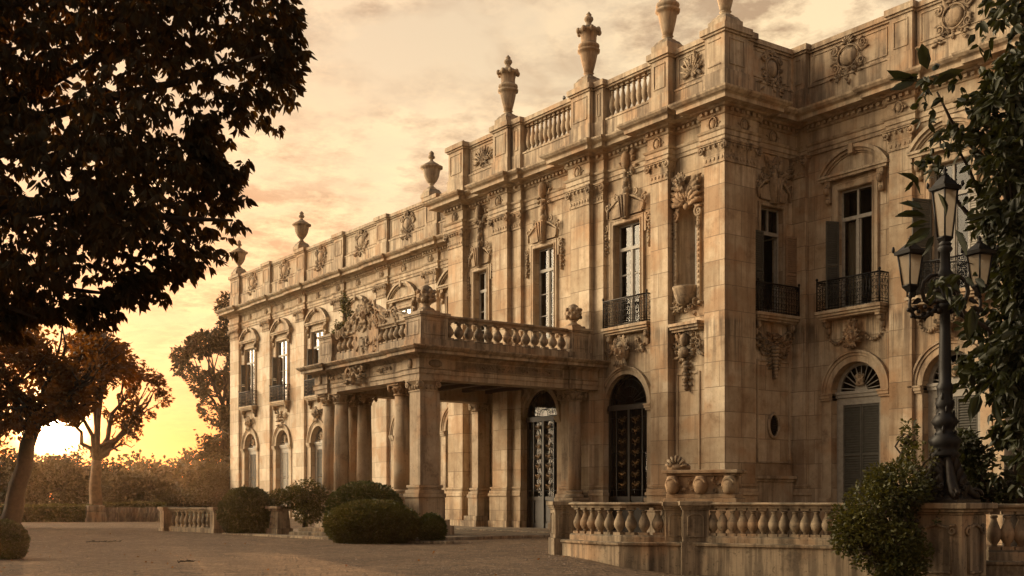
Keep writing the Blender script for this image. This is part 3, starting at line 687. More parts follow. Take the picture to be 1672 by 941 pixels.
def archring(F, cx, zs, r, w_=.36, imp=True, mat='trim'):
    m = MB(F); m.arc(cx, zs, r, r+w_*.55, -.07, .02, 0, pi, 26); m.arc(cx, zs, r+w_*.55, r+w_*.8, -.11, .02, 0, pi, 26); m.arc(cx, zs, r+w_*.8, r+w_, -.16, .02, 0, pi, 26)
    for sx in (-1, 1):
        a, b = (cx-r-w_, cx-r) if sx < 0 else (cx+r, cx+r+w_)
        m.box(a, b, -.06, .02, 1.35, zs-.25); m.box(a-.03, b+.0, -.13, .3, zs-.25, zs-.17); m.box(a-.06, b+.0, -.17, .32, zs-.17, zs-.06); m.box(a-.08, b+.0, -.2, .34, zs-.06, zs-.002)
        m.box(a-.03, b+.0, -.14, .02, 0, 1.2); m.box(a-.05, b, -.17, .02, 1.2, 1.35)
    return m.build('arch_surround', mat, pal, bev=.006)
def shuttered_door(F, cx, wd, zs, dp=.28, mat='shutter_paint', lab=None):
    m = MB(F); a, b = cx-wd/2, cx+wd/2; r = wd/2
    m.box(a, b, dp-.06, dp+.1, zs-.16, zs+.02); m.box(a, b, dp-.1, dp+.1, zs-.04, zs+.06)
    m.box(a, a+.28, dp, dp+.12, 0, zs-.16); m.box(b-.28, b, dp, dp+.12, 0, zs-.16); m.box(a+.28, b-.28, dp, dp+.12, zs-.42, zs-.16)
    m.box(a+.28, b-.28, dp+.02, dp+.12, 0, 1.1)
    m.arc(cx, zs+.06, r-.17, r-.005, dp, dp+.1, 0, pi, 22)
    for i in range(11): t = pi*(i+.5)/11; m.tube([(cx+.25*cos(t), dp+.03, zs+.08+.25*sin(t)), (cx+(r-.15)*cos(t), dp+.03, zs+.06+(r-.15)*sin(t))], .022, 4)
    m.arc(cx, zs+.07, 0.02, .26, dp, dp+.08, 0, pi, 12)
    o = m.build('door', 'painted_wood', pal, lab)
    k = MB(F); k.add([(cx+(r-.1)*cos(pi*i/20), dp+.06, zs+.06+(r-.1)*sin(pi*i/20)) for i in range(21)], [tuple(range(21))]); k.build('fanlight', 'dark_glass', o, fix=False)
    k = MB(F); cartouche(k, cx, zs+.42, .42, .62, rng, dp-.02, True, False); k.build('fan_relief', 'carved', o)
    for sx in (-1, 1):
        k = MB(F); e0, e1 = (a+.29, cx-.01) if sx < 0 else (cx+.01, b-.29); louvers(k, e0, e1, dp+.02, dp+.09, 1.1, zs-.44, .085); k.build('shutter', mat, o)
def iron_door(F, cx, wd, zs, dp=.13):
    m = MB(F); a, b = cx-wd/2, cx+wd/2; r = wd/2
    m.box(a, b, dp-.05, dp+.1, zs-.14, zs+.06); m.box(a, a+.12, dp, dp+.1, 0, zs-.14); m.box(b-.12, b, dp, dp+.1, 0, zs-.14); m.box(cx-.06, cx+.06, dp-.03, dp+.1, 0, zs-.14)
    for xx in (a+.45, b-.5): m.box(xx, xx+.05, dp, dp+.08, 0, zs-.14)
    for e0, e1 in ((a+.5, cx-.06), (cx+.06, b-.5), (a+.12, a+.45), (b-.45, b-.12)):
        m.box(e0, e1, dp+.02, dp+.08, 0.02, .28); m.box(e0, e1, dp+.05, dp+.08, .28, 1.25); m.box(e0+.06, e1-.06, dp+.03, dp+.06, .36, 1.15); m.box(e0, e1, dp+.01, dp+.08, 1.25, 1.4)
    m.arc(cx, zs+.06, r-.1, r-.005, dp, dp+.1, 0, pi, 24)
    o = m.build('door', 'dark_wood', pal, 'tall arched double door with dark iron grille')
    g = MB(F); z0, z1 = 1.4, zs-.14
    for e0, e1 in ((a+.5, cx-.06), (cx+.06, b-.5), (a+.12, a+.45), (b-.45, b-.12)):
        n_ = max(2, int((e1-e0)/.11))
        for i in range(1, n_): x = e0+(e1-e0)*i/n_; g.tube([(x, dp+.02, z0), (x, dp+.02, z1)], .013, 4)
        for z in (z0+.25, (z0+z1)/2, z1-.3): g.tube([(e0, dp+.02, z), (e1, dp+.02, z)], .016, 4)
    for k in range(13): t = pi*k/12; g.tube([(cx+.28*cos(t), dp+.02, zs+.1+.28*sin(t)), (cx+(r-.1)*cos(t), dp+.02, zs+.06+(r-.1)*sin(t))], .014, 4)
    for rr in (.28, r*.55, r*.78): g.tube([(cx+rr*cos(pi*i/16), dp+.02, zs+.09+rr*sin(pi*i/16)) for i in range(17)], .016, 4)
    g.build('grille', 'iron', o)
    rr_ = random.Random(int(-cx*10))
    for e0, e1 in ((a+.5, cx-.06), (cx+.06, b-.5)):
        g = MB(F)
        xm = (e0+e1)/2; hw = (e1-e0)/2-.05; z = z0+.3
        while z < z1-.3:
            for sx in (-1, 1): scroll(g, xm+sx*hw*.5, z+.16, hw*.42, sx, rr_.uniform(0, 2), .017, dp, 1.3, 12); leafc(g, xm, z+.1, pi/2+sx*.8, hw*.9, .1, dp-.01, .03, sx*.3)
            g.ell((xm, dp-.01, z+.02), (.04, .03, .06), 6, 5); z += .42
        g.build('scrollwork', 'gilt_iron', o)
    g = MB(F); g.add([(a+.1, dp+.085, .02), (b-.1, dp+.085, .02), (b-.1, dp+.085, zs), (a+.1, dp+.085, zs)]+[(cx+(r-.05)*cos(pi*i/20), dp+.085, zs+.05+(r-.05)*sin(pi*i/20)) for i in range(21)], [(0, 1, 2, 3), tuple(range(4, 25))]); g.build('pane', 'dark_glass', o, fix=False)

for i, c in enumerate(Lc):                                 # far wing
    window(FW, c, 8.0, 12.1, 1.66, .05, glass='pane_glass', sw=.2, shut=((-1, 84, 'shutter_paint'),) if i != 5 else ((-1, 60, 'shutter_paint'), (1, -100, 'iron')), cur=((0, .3), (.72, 1)) if i % 2 else None)
    surround(FW, c-.83, c+.83, 8.0, 12.1, .22); pediment(FW, c, 3.1, 12.72, .82)
    balcony(FW, c-1.25, c+1.25, .5, 7.95, sd=i); archring(FW, c, ZS, 1.05, .42)
    k = MB(FW)
    (mask if i % 2 == 0 else lambda mb, x, z, s, y: cluster(mb, x, z, .9, 1.1, rng, 16, y, .2))(k, c, 6.75, .7, -.16); k.build('carved_keystone', 'carved', pal)
    for sx in (-.6, .6): k = MB(FW); cluster(k, c+sx, 6.9, .5, .42, rng, 14, -.06); k.build('carved_spandrel', 'carved', pal)
    shuttered_door(FW, c, 2.1, ZS, .26, 'painted_wood' if i == 1 else 'shutter_paint')
for i, c in enumerate(Rc):                                 # near wing
    window(FW, c, 8.0, 12.2, 1.44, .12, shut=((-1, 70, 'shutter_paint'), (1, -3, 'painted_wood')) if i else ((-1, 66, 'shutter_paint'),), sw=.5 if i else .34, cur=((0, .5),), rows=1)
    surround(FW, c-.72, c+.72, 8.0, 12.2, .24); pediment(FW, c, 2.85, 12.75, .80)
    balcony(FW, c-1.4, c+1.4, .55, 7.95, sd=20+i); archring(FW, c, ZS+.1, 1.05, .4)
    k = MB(FW); cluster(k, c, 7.0, .8, .9, rng, 18, -.18, .22); mask(k, c, 6.95, .55, -.25); k.build('carved_keystone', 'carved', pal)
    for sx in (-1.2, .35): k = MB(FW); swag(k, c+sx, c+sx+.85, 7.15, .35, -.04, 9, .05); k.build('swag', 'carved', pal)
    shuttered_door(FW, c, 2.1, ZS+.1, .26)
# pavilion
def crest(F, cx, zt, wd, ht, seed):
    """eared window head with a flared keystone and a tall carved crest"""
    r = random.Random(seed); m = MB(F)
    for sx in (-1, 1):
        m.add([(cx+sx*.16, -.12, zt+.02), (cx+sx*(wd/2+.1), -.12, zt+.02), (cx+sx*(wd/2+.2), -.12, zt+.34), (cx+sx*.26, -.12, zt+.62), (cx+sx*.16, .0, zt+.02), (cx+sx*(wd/2+.1), .0, zt+.02), (cx+sx*(wd/2+.2), .0, zt+.34), (cx+sx*.26, .0, zt+.62)], [(0, 1, 2, 3), (0, 4, 5, 1), (1, 5, 6, 2), (2, 6, 7, 3), (3, 7, 4, 0)])
        m.tube([(cx+sx*(wd/2+.28), -.15, zt+.05), (cx+sx*(wd/2+.28), -.15, zt+.38), (cx+sx*.5, -.15, zt+.66), (cx+sx*.28, -.15, zt+.72)], .05, 6)
        scroll(m, cx+sx*(wd/2+.3), zt+.5, .15, sx, 1, .05, -.12); scroll(m, cx+sx*.55, zt+.82, .13, -sx, 2, .04, -.12)
    m.add([(cx-.14, -.26, zt-.1), (cx+.14, -.26, zt-.1), (cx+.26, -.34, zt+.8), (cx-.26, -.34, zt+.8), (cx-.14, 0, zt-.1), (cx+.14, 0, zt-.1), (cx+.26, 0, zt+.8), (cx-.26, 0, zt+.8)], [(0, 1, 2, 3), (0, 4, 5, 1), (1, 5, 6, 2), (2, 6, 7, 3), (3, 7, 4, 0)])
    for k in (-.12, 0, .12): m.tube([(cx+k*.9, -.28, zt-.06), (cx+k*1.6, -.36, zt+.76)], .03, 5)
    for k in range(8): t = k/7; m.ell((cx+.05*sin(k*2), -.14, zt+.85+t*(ht-.85)), (.14*(1-t*.5), .14*(1-t*.4), .13), 7, 5)
    for k in range(7):
        t = k/6
        for sx in (-1, 1): leafc(m, cx, zt+.8+t*(ht-.9), pi/2-sx*(1.0-t*.5), .32*(1-t*.4), .15, -.05, .09, sx*.3)
    return m.build('window_crest', 'carved', pal)
def side_drops(F, cx, hw, z1, seed):
    for sx in (-1, 1):
        m = MB(F); x = cx+sx*(hw+.38); scroll(m, x, z1-.05, .15, sx, 1, .05, -.06)
        for k in range(7): m.ell((x+.03*sin(k*2), -.05, z1-.3-k*.13), (.09*(1-k*.08), .09, .08), 7, 5)
        for k in range(4):
            for q in (-1, 1): leafc(m, x, z1-.3-k*.2, -pi/2+q*.9, .2, .1, -.02, .06, q*.2)
        m.build('carved_drop', 'carved', pal)
for cx, hw, zt, cur, sd in ((-43.98, .52, 11.7, ((.0, .5),), 1), (-39.2, .70, 11.95, ((.0, .42),), 2), (-33.9, .76, 11.95, ((.35, .5), (.62, 1)), 3)):
    window(FP, cx, 8.05, zt, hw*2, .2, cur=cur, rows=3 if cx > -44 else 1); surround(FP, cx-hw, cx+hw, 8.05, zt, .2, .09, .12 if cx > -44 else 0); crest(FP, cx, zt+.25, hw*2, 1.75, sd)
    if cx > -44: side_drops(FP, cx, hw+.12, zt, sd)
window(FR, 2.4, 8.05, 11.85, 1.2, .2, sw=.46, shut=((-1, 7, 'shutter_paint'), (1, -6, 'sunbleached_shutter')), open_=True); surround(FR, 1.8, 3.0, 8.05, 11.85, .13, .05)
crest(FR, 2.4, 12.05, 1.1, 1.2, 9); m = MB(FR); cluster(m, 2.5, 13.1, 1.8, .9, rng, 34, -.04, .14); m.build('carved_relief', 'carved', pal)
balcony(FR, 1.25, 3.55, .42, 7.95, mat='bronze', sd=31); balcony(FP, -35.05, -32.4, .42, 7.95, mat='bronze', sd=33)
archring(FP, -39.5, 4.75, 1.18, .3); archring(FP, -34.0, 4.9, 1.225, .3)
iron_door(FP, -39.5, 2.36, 4.75); iron_door(FP, -34.0, 2.45, 4.9)
m = MB(FP); mask(m, -34.0, 7.0, .85, -.22); m.build('carved_keystone', 'carved', pal, 'bearded face carved on the keystone')
for sx in (-34.75, -33.25): m = MB(FP); cluster(m, sx, 7.15, .7, .6, rng, 12, -.05); m.build('carved_spandrel', 'carved', pal)
# niche
m = MB(FP); x = -30.6
m.arc(x, 11.5, .525, .67, -.12, .02, 0, pi, 20); m.box(x-.67, x-.525, -.12, .02, 8.3, 11.5); m.box(x+.525, x+.67, -.12, .02, 8.3, 11.5)
for sx in (-1, 1):
    for k in range(16): m.ell((x+sx*.6, -.12, 8.5+k*.19), (.05, .04, .07), 6, 4)
o = m.build('niche_frame', 'trim', pal)
m = MB(FP); vv = []; ff = []; nn = 10                      # concave back of the niche
for k in range(2):
    for i in range(nn+1): a = pi*i/nn; vv.append((x-.525*cos(a), .5*sin(a)+.02, 8.3 if k == 0 else 11.5))
ff = [(i, i+1, nn+2+i, nn+1+i) for i in range(nn)]; m.add(vv, ff, True)
vv = []
for j in range(7):
    e = pi/2*j/6
    for i in range(nn+1): a = pi*i/nn; vv.append((x-.525*cos(a)*cos(e), .5*sin(a)*cos(e)+.02, 11.5+.525*sin(e)))
m.add(vv, [(j*(nn+1)+i, j*(nn+1)+i+1, (j+1)*(nn+1)+i+1, (j+1)*(nn+1)+i) for j in range(6) for i in range(nn)], True)
m.build('niche', 'trim', pal, fix=False)
m = MB(FP); m.box(x+.12, x+.42, .22, .30, 8.7, 11.2); o = m.build('niche_shutter', 'painted_wood', pal)
m = MB(FP); m.box(x+.17, x+.37, .20, .225, 8.9, 11.05); m.build('pane', 'dark_wood', o)
m = MB(FP); shell(m, x, 11.9, .75, -.1, 9); mask(m, x-.1, 12.75, .5, -.3); 
for sx in (-1, 1):
    for k in range(5): leafc(m, x+sx*.1, 12.0+k*.12, pi/2-sx*(1.3-.15*k), .75, .28, -.1, .2, -sx*.25)
    scroll(m, x+sx*.62, 11.6, .2, sx, 1, .07, -.1); cluster(m, x+sx*.62, 11.2, .3, .9, rng, 8, -.08)
cluster(m, x, 12.5, 1.5, 1.0, rng, 22, -.08, .2); m.build('niche_canopy', 'carved', pal, 'carved canopy of shells and leaves over the niche')
m = MB(FP)
m.lathe(x, -.12, [(.1, 8.3), (.3, 8.35), (.42, 8.6), (.48, 8.85), (.52, 8.95), (.46, 8.98), (.3, 8.97)], 16, None, .06, 9)
cluster(m, x, 8.25, 1.5, .75, rng, 34, -.1, .2); m.build('niche_urn', 'carved', pal)
m = MB(FP); m.box(x-.68, x+.85, -.42, .02, 7.55, 7.66); m.box(x-.66, x+.8, -.34, .02, 7.45, 7.55); m.box(x-.64, x+.72, -.25, .02, 7.36, 7.45)
m.build('niche_shelf', 'trim', pal, bev=.01)
m = MB(FP); cluster(m, x, 6.85, 1.45, 1.0, rng, 40, -.04, .2); m.ell((x, -.2, 7.05), (.18, .2, .25), 10, 7); m.ell((x-.02, -.22, 6.6), (.25, .2, .2), 10, 7)
for k in range(8): m.ell((x+.04*sin(k*2.1), -.12, 6.2-k*.13), (.16*(1-k*.09), .14, .1), 7, 5)
for sx in (-1, 1):
    cluster(m, x+sx*.5, 6.95, .45, .9, rng, 10, -.05)
    for k in range(4): leafc(m, x, 6.2-k*.22, -pi/2+sx*.9, .3, .14, -.04, .1, sx*.2)
m.build('carved_relief', 'carved', pal, 'carved trophy hanging under the niche shelf')
def panelframe(F, x0, x1, z0, z1, pr=.05, w_=.08):
    m = MB(F); m.box(x0, x1, -pr, .01, z0, z0+w_); m.box(x0, x1, -pr, .01, z1-w_, z1); m.box(x0, x0+w_, -pr, .01, z0+w_, z1-w_); m.box(x1-w_, x1, -pr, .01, z0+w_, z1-w_)
    m.build('wall_panel', 'trim', pal, bev=.008)
panelframe(FP, x-.6, x+.6, 2.2, 5.9); panelframe(FP, -44.6, -43.1, 2.2, 6.9); panelframe(FP, -44.6, -43.1, .5, 1.8)
# side wall: hanging trophy, oval grille, ledge
m = MB(FR); cluster(m, 2.42, 7.0, 2.1, .8, rng, 44, -.05, .2)
for k in range(9): m.ell((2.42, -.15, 6.75-k*.13), (.2*(1-k*.09), .16, .1), 8, 5)
for sx in (-1, 1):
    scroll(m, 2.42+sx*.8, 7.1, .3, sx, 0, .06, -.08); scroll(m, 2.42+sx*.5, 6.6, .2, -sx, 0, .05, -.08)
    for k in range(6): leafc(m, 2.42, 6.9-k*.15, -pi/2+sx*(1.2-.08*k), .6-.05*k, .2, -.06, .13, sx*.25)
m.build('carved_relief', 'carved', pal, 'carved trophy hanging under the side balcony')
m = MB(FR); m.tube([(2.42+.27*cos(a), -.1, 3.95+.42*sin(a)) for a in [2*pi*i/24 for i in range(25)]], .06, 6); o = m.build('oval_vent', 'trim', pal)
m = MB(FR); m.ell((2.42, -.03, 3.95), (.26, .06, .41), 18, 6); 
for i in range(-4, 5): z = 3.95+i*.085; hw = .25*sqrt(max(0, 1-(i*.085/.41)**2)); m.tube([(2.42-hw, -.1, z), (2.42+hw, -.1, z)], .012, 4)
for i in range(-2, 3): xx = i*.09; hh = .4*sqrt(max(0, 1-(xx/.26)**2)); m.tube([(2.42+xx, -.105, 3.95-hh), (2.42+xx, -.105, 3.95+hh)], .012, 4)
m.build('vent_grille', 'bronze', o)
panelframe(FR, 1.55, 3.3, 2.6, 6.3, .11, .06)
m = MB(FR); m.box(1.25, 3.45, -.3, .02, 2.02, 2.14); m.box(1.3, 3.42, -.22, .02, 1.92, 2.02); m.box(1.3, 3.42, -.16, .02, 0, 1.92); m.build('wall_ledge', 'trim', pal, bev=.015)

# ============================================================ portico (carriage porch)
PX0, PX1, PY0 = -43.85, -35.6, 21.4                        # outer faces of the beams
m = MB(); ENP = [(0, 5.6), (0, 5.78), (.04, 5.78), (.04, 5.92), (.08, 5.96), (.0, 5.98), (.0, 6.32), (.06, 6.36), (.12, 6.44), (.42, 6.46), (.42, 6.56), (.5, 6.6), (.58, 6.68), (.58, 6.72), (-.02, 6.78)]
pj = [(PX0, YP), (PX0, PY0-.12), (PX0+1.15, PY0-.12), (PX0+1.15, PY0), (PX1-1.1, PY0), (PX1-1.1, PY0-.12), (PX1+.12, PY0-.12), (PX1+.12, PY0+1.15), (PX1, PY0+1.15), (PX1, 28.1), (PX1+.1, 28.1), (PX1+.1, YP)]
m.sweep(ENP, pj)
for b_ in ((PX0+.0, PX0+.8, PY0, YP), (PX1-.8, PX1, PY0, YP), (PX0+.8, PX1-.8, PY0, PY0+.8)): m.box(b_[0]+.001, b_[1]-.001, b_[2]+.001, b_[3], 5.602, 6.5)
m.box(PX0+.1, PX1-.1, PY0+.1, YP, 6.5, 6.76)
por = m.build('portico', 'porch_stone', pal, 'carriage porch with columns, corner piers and a balustraded terrace on top')
m = MB()
for i in range(6): y = PY0+1.6+i*1.25; m.box(PX0+.8, PX1-.8, y, y+.3, 6.0, 6.3)
for i in range(9): x = PX0+1.0+i*.8; m.box(x, x+.12, PY0+.82, YP-.1, 6.3, 6.45)
m.box(PX0+.75, PX1-.75, PY0+.78, YP-.02, 6.45, 6.5); m.build('ceiling_beam', 'beam_wood', por)
m = MB(frame(0, PY0)); cluster(m, -40.1, 6.1, 1.5, .8, rng, 26, -.15, .28); scroll(m, -40.5, 6.2, .3, -1, 0, .09, -.25); scroll(m, -39.7, 6.2, .3, 1, 0, .09, -.25)
m.build('carved_cartouche', 'carved', por)
for a in (-42.0, -38.2): m = MB(frame(0, PY0)); m.box(a-.8, a+.8, -.02, .0, 6.02, 6.28); cluster(m, a, 6.15, 1.5, .24, rng, 34, -.02, .06); m.build('frieze_relief', 'carved', por)
for a in (-43.3, -36.1): m = MB(frame(0, PY0)); m.ell((a, -.14, 6.15), (.16, .07, .2), 10, 6); m.build('boss', 'carved', por)
m = MB(frame(PX1, PY0, pi/2)); m.ell((.55, -.14, 6.15), (.3, .05, .14), 12, 6)
m.poly([(1.5, 6.0), (6.4, 6.0), (6.4, 6.28), (1.5, 6.28)], -.02, .0)
cluster(m, 3.95, 6.14, 4.6, .24, rng, 60, -.02, .035); m.build('frieze_panel', 'stained_stone', por)
def cap_round(m, x, y, z0, z1, r):
    h = z1-z0; m.lathe(x, y, [(r*.9, z0), (r+.05, z0+.02), (r+.05, z0+.06), (r*.9, z0+.08), (r*.95, z0+h*.5), (r+.12, z1-.1)], 18)
    for k in range(8):
        a = 2*pi*k/8; m.tube([(x+r*.95*cos(a), y+r*.95*sin(a), z0+.1), (x+(r+.06)*cos(a), y+(r+.06)*sin(a), z0+h*.5), (x+(r+.13)*cos(a), y+(r+.13)*sin(a), z0+h*.58)], [.07, .06, .03], 5)
    for sx in (-1, 1):
        for sy in (-1, 1):
            q = Matrix.Translation((x+sx*(r+.06), y+sy*(r+.06), 0)) @ Matrix.Rotation(atan2(sy, sx)-pi/2, 4, 'Z')
            o_ = m.M; m.M = o_ @ q; scroll(m, 0, z1-.19, .11, 1, pi/2, .05, .03, 1.4, 12); m.ell((0, 0, z1-.19), (.05, .1, .05), 7, 5); m.M = o_
    s_ = r+.16; m.box(x-s_, x+s_, y-s_, y+s_, z1-.08, z1-.002)
def column(x, y, zt=5.6, zb=1.35, r=.305, pl=.41):
    m = MB(); m.lathe(x, y, [(r*1.02, zb+.3), (r*1.03, zb+1.2), (r, zb+2.2), (r*.88, zt-.45)], 24)
    m.lathe(x, y, [(r+.12, zb), (r+.14, zb+.06), (r+.11, zb+.11), (r+.04, zb+.13), (r+.04, zb+.18), (r+.09, zb+.22), (r+.06, zb+.27), (r+.02, zb+.30)], 24)
    o = m.build('column', 'porch_stone', por)
    m = MB(); cap_round(m, x, y, zt-.46, zt, r*.88); m.build('capital', 'carved', o)
    m = MB(); m.box(x-pl-.06, x+pl+.06, y-pl-.06, y+pl+.06, -.2, .3); m.box(x-pl, x+pl, y-pl, y+pl, .3, zb-.12); m.box(x-pl-.05, x+pl+.05, y-pl-.05, y+pl+.05, zb-.12, zb); m.build('pedestal', 'porch_stone', o, bev=.02)
def pier(x0, x1, y0, y1, zt=5.6, zb=1.5, cap=True):
    m = MB(); m.box(x0, x1, y0, y1, zb+.3, zt-.45)
    for e, a, b_ in ((.38, -.25, .34), (.27, .34, .55), (.13, .55, zb-.15), (.17, zb-.15, zb), (.12, zb, zb+.13), (.05, zb+.13, zb+.2), (.09, zb+.2, zb+.3)): m.box(x0-e, x1+e, y0-e, y1+e, a, b_)
    o = m.build('pier', 'porch_stone', por, bev=.015)
    if cap:
        m = MB(); e = .03; m.box(x0-e, x1+e, y0-e, y1+e, zt-.45, zt-.41); m.box(x0, x1, y0, y1, zt-.41, zt-.2)
        m.frus((x0+x1)/2, (y0+y1)/2, zt-.2, zt-.08, (x1-x0)/2, (y1-y0)/2, (x1-x0)/2+.1, (y1-y0)/2+.1); e = .12; m.box(x0-e, x1+e, y0-e, y1+e, zt-.08, zt-.001)
        for cx, cy, rz in ((x0, y0, 0), (x1, y0, 0), (x0, y0, -pi/2), (x1, y0, pi/2), (x1, y1, pi/2), (x0, y1, -pi/2)):
            o_ = m.M; m.M = Matrix.Translation((cx, cy, 0)) @ Matrix.Rotation(rz, 4, 'Z'); scroll(m, 0, zt-.2, .11, 1, pi/2, .05, -.07, 1.4, 12); m.ell((0, -.08, zt-.2), (.05, .07, .05), 7, 5); m.M = o_
        for k in range(4): m.ell((x0+(k+.5)*(x1-x0)/4, y0-.03, zt-.3), (.07, .05, .09), 7, 5); m.ell((x1+.03, y0+(k+.5)*(y1-y0)/4, zt-.3), (.05, .07, .09), 7, 5)
        m.build('capital', 'carved', o)
    return o
pier(PX1-.72, PX1+.02, PY0-.02, PY0+.70); column(-37.75, PY0+.5); pier(PX1-.60, PX1-.10, PY0+.71, PY0+.88, cap=False)
column(PX0+.30, PY0+.42); column(PX0+1.36, PY0+.42); column(PX0+.30, PY0+1.50); column(PX0+1.30, PY0+1.50)
column(PX1-.42, 28.75, r=.26); pier(PX1-1.5, PX1-1.0, 28.9, 29.5, cap=True); pier(PX0+.1, PX0+.6, 29.0, 29.65)
# terrace balustrade on the porch
ZB = 6.78
def rail_run(par, name, p, q, z0, h, wd=.26, n=None, base=.22, rail=.18, mat='porch_stone', src=None, sp=.3, bs=1.0, fat=1.0, curved=None):
    """base course, top rail and balusters from p to q; returns the baluster source"""
    p = Vector(p).to_2d(); q = Vector(q).to_2d(); pts = curved or [p, q]
    m = MB()
    P_ = [(a.x, a.y) for a in pts]
    m.sweep([(wd/2, z0), (wd/2, z0+base-.04), (wd/2-.03, z0+base), (-wd/2+.03, z0+base), (-wd/2, z0+base-.04), (-wd/2, z0)], P_)
    zt = z0+h
    m.sweep([(wd/2-.05, zt-rail), (wd/2-.05, zt-rail+.05), (wd/2+.03, zt-rail*.45), (wd/2+.04, zt-.03), (wd/2+.01, zt), (-wd/2-.01, zt), (-wd/2-.04, zt-.03), (-wd/2-.03, zt-rail*.45), (-wd/2+.05, zt-rail+.05), (-wd/2+.05, zt-rail)], P_)
    o = m.build(name, mat, par, bev=.008)
    # balusters at even spacing along the run
    ls = [(pts[i+1]-pts[i]).length for i in range(len(pts)-1)]; tot_ = sum(ls); k = n or max(1, int(tot_/sp))
    for i in range(k):
        s_ = tot_*(i+.5)/k; j = 0
        while j < len(ls)-1 and s_ > ls[j]: s_ -= ls[j]; j += 1
        d = (pts[j+1]-pts[j]).normalized(); c = pts[j]+d*s_; az = atan2(d.y, d.x)
        if src is None:
            b2 = MB(Matrix.Translation((c.x, c.y, z0+base)) @ Matrix.Rotation(az, 4, 'Z')); baluster_mesh(b2, 0, 0, 0, h-base-rail, fat); src = b2.build('baluster', mat, o); src['az'] = az
        else: inst(src, 'baluster', o, (c.x, c.y, z0+base), az-src['az'])
    return src
def pedestal(par, x0, x1, y0, y1, z0, z1, mat='porch_stone', nm='pedestal', cap=.08):
    m = MB(); m.box(x0-.04, x1+.04, y0-.04, y1+.04, z0, z0+.28); m.box(x0, x1, y0, y1, z0+.28, z1-.16); m.box(x0-.04, x1+.04, y0-.04, y1+.04, z1-.16, z1-.1); m.box(x0-cap, x1+cap, y0-cap, y1+cap, z1-.1, z1)
    for sx, xx in ((-1, x0), (1, x1)):
        for z in (z0+.42, z1-.3): m.box(xx-.02, xx+.02, y0+.12, y1-.12, z, z+.04)
    for z in (z0+.42, z1-.3): m.box(x0+.12, x1-.12, y0-.02, y0+.02, z, z+.04)
    for xx in (x0+.12, x1-.16): m.box(xx, xx+.04, y0-.018, y0+.02, z0+.46, z1-.3)
    return m.build(nm, mat, par, bev=.012)
f_ = .15
bal = None
pedestal(por, PX1-1.15, PX1-f_+.1, PY0+f_-.1, PY0+1.2, ZB, 8.0); pedestal(por, PX0+.1, PX0+1.2, PY0+f_-.1, PY0+1.1, ZB, 8.0)
pedestal(por, PX1-.75, PX1-f_+.12, 28.35, YP-.45, ZB, 8.0)
bal = rail_run(por, 'balustrade', (PX1-.42, PY0+1.25, 0), (PX1-.42, 28.3, 0), ZB, 1.2, .32, base=.34, sp=.42, fat=1.5)
rail_run(por, 'balustrade', (PX0+.4, YP-.45, 0), (PX0+.4, PY0+1.15, 0), ZB, 1.2, .32, base=.34, sp=.42, src=bal)
rail_run(por, 'balustrade', (PX0+1.25, PY0+.35, 0), (PX0+3.0, PY0+.35, 0), ZB, 1.15, .32, base=.4, sp=.36, src=bal)
rail_run(por, 'balustrade', (PX0+4.7, PY0+.35, 0), (PX1-1.2, PY0+.35, 0), ZB, 1.15, .32, base=.4, sp=.34, src=bal)
# carved centrepiece: curved volute gable with a mask
m = MB(frame(0, PY0+.3)); xc = -40.0
g1_ = [(xc-3.0, 7.86), (xc-2.5, 7.95), (xc-1.8, 8.15), (xc-1.1, 8.5), (xc-.6, 8.75), (xc, 8.85), (xc+.5, 8.72), (xc+1.1, 8.45), (xc+1.9, 8.35), (xc+2.6, 8.15), (xc+3.2, 7.98), (xc+3.2, 7.86)]
m.poly([(xc-1.0, ZB), (xc+1.0, ZB), (xc+1.0, 7.9), (xc-1.0, 7.9)], -.12, .22); m.poly(g1_, -.1, .2)
m.tube([(x, -.1, z) for x, z in g1_[:-1]], .06, 6); m.tube([(x, .2, z) for x, z in g1_[:-1]], .06, 6)
cen = m.build('crest', 'porch_stone', por, 'carved volute gable crowning the front balustrade')
m = MB(frame(0, PY0+.3))
for k in range(46):
    u = rng.uniform(-2.6, 2.6); zt_ = 8.75-abs(u)*.3; leafc(m, xc+u, rng.uniform(7.75, zt_), (pi*.25 if u < 0 else pi*.75)+rng.uniform(-.8, .8), rng.uniform(.28, .5), rng.uniform(.10, .18), -.1, .13, rng.uniform(-.4, .4))
for k in range(12): scroll(m, xc+rng.uniform(-2.0, 2.0), rng.uniform(7.8, 8.3), rng.uniform(.08, .15), rng.choice((-1, 1)), rng.uniform(0, 6), .035, -.14, 1.3, 12)
for k in range(26): a_ = rng.uniform(.2, pi-.2); leafc(m, xc+.1*cos(a_), 8.45, a_, rng.uniform(.3, .62), .16, -.12, .16, rng.uniform(-.3, .3))
for k in range(24): leafc(m, xc+rng.uniform(-.8, .8), rng.uniform(6.95, 7.7), rng.uniform(0, 6.3), rng.uniform(.2, .34), .12, -.1, .1, rng.uniform(-.4, .4))
mask(m, xc, 8.42, .5, -.18); scroll(m, xc-2.3, 7.95, .2, -1, 0, .06, -.13); scroll(m, xc+2.2, 8.22, .2, 1, 0, .06, -.13)
m.build('crest_relief', 'carved', cen)
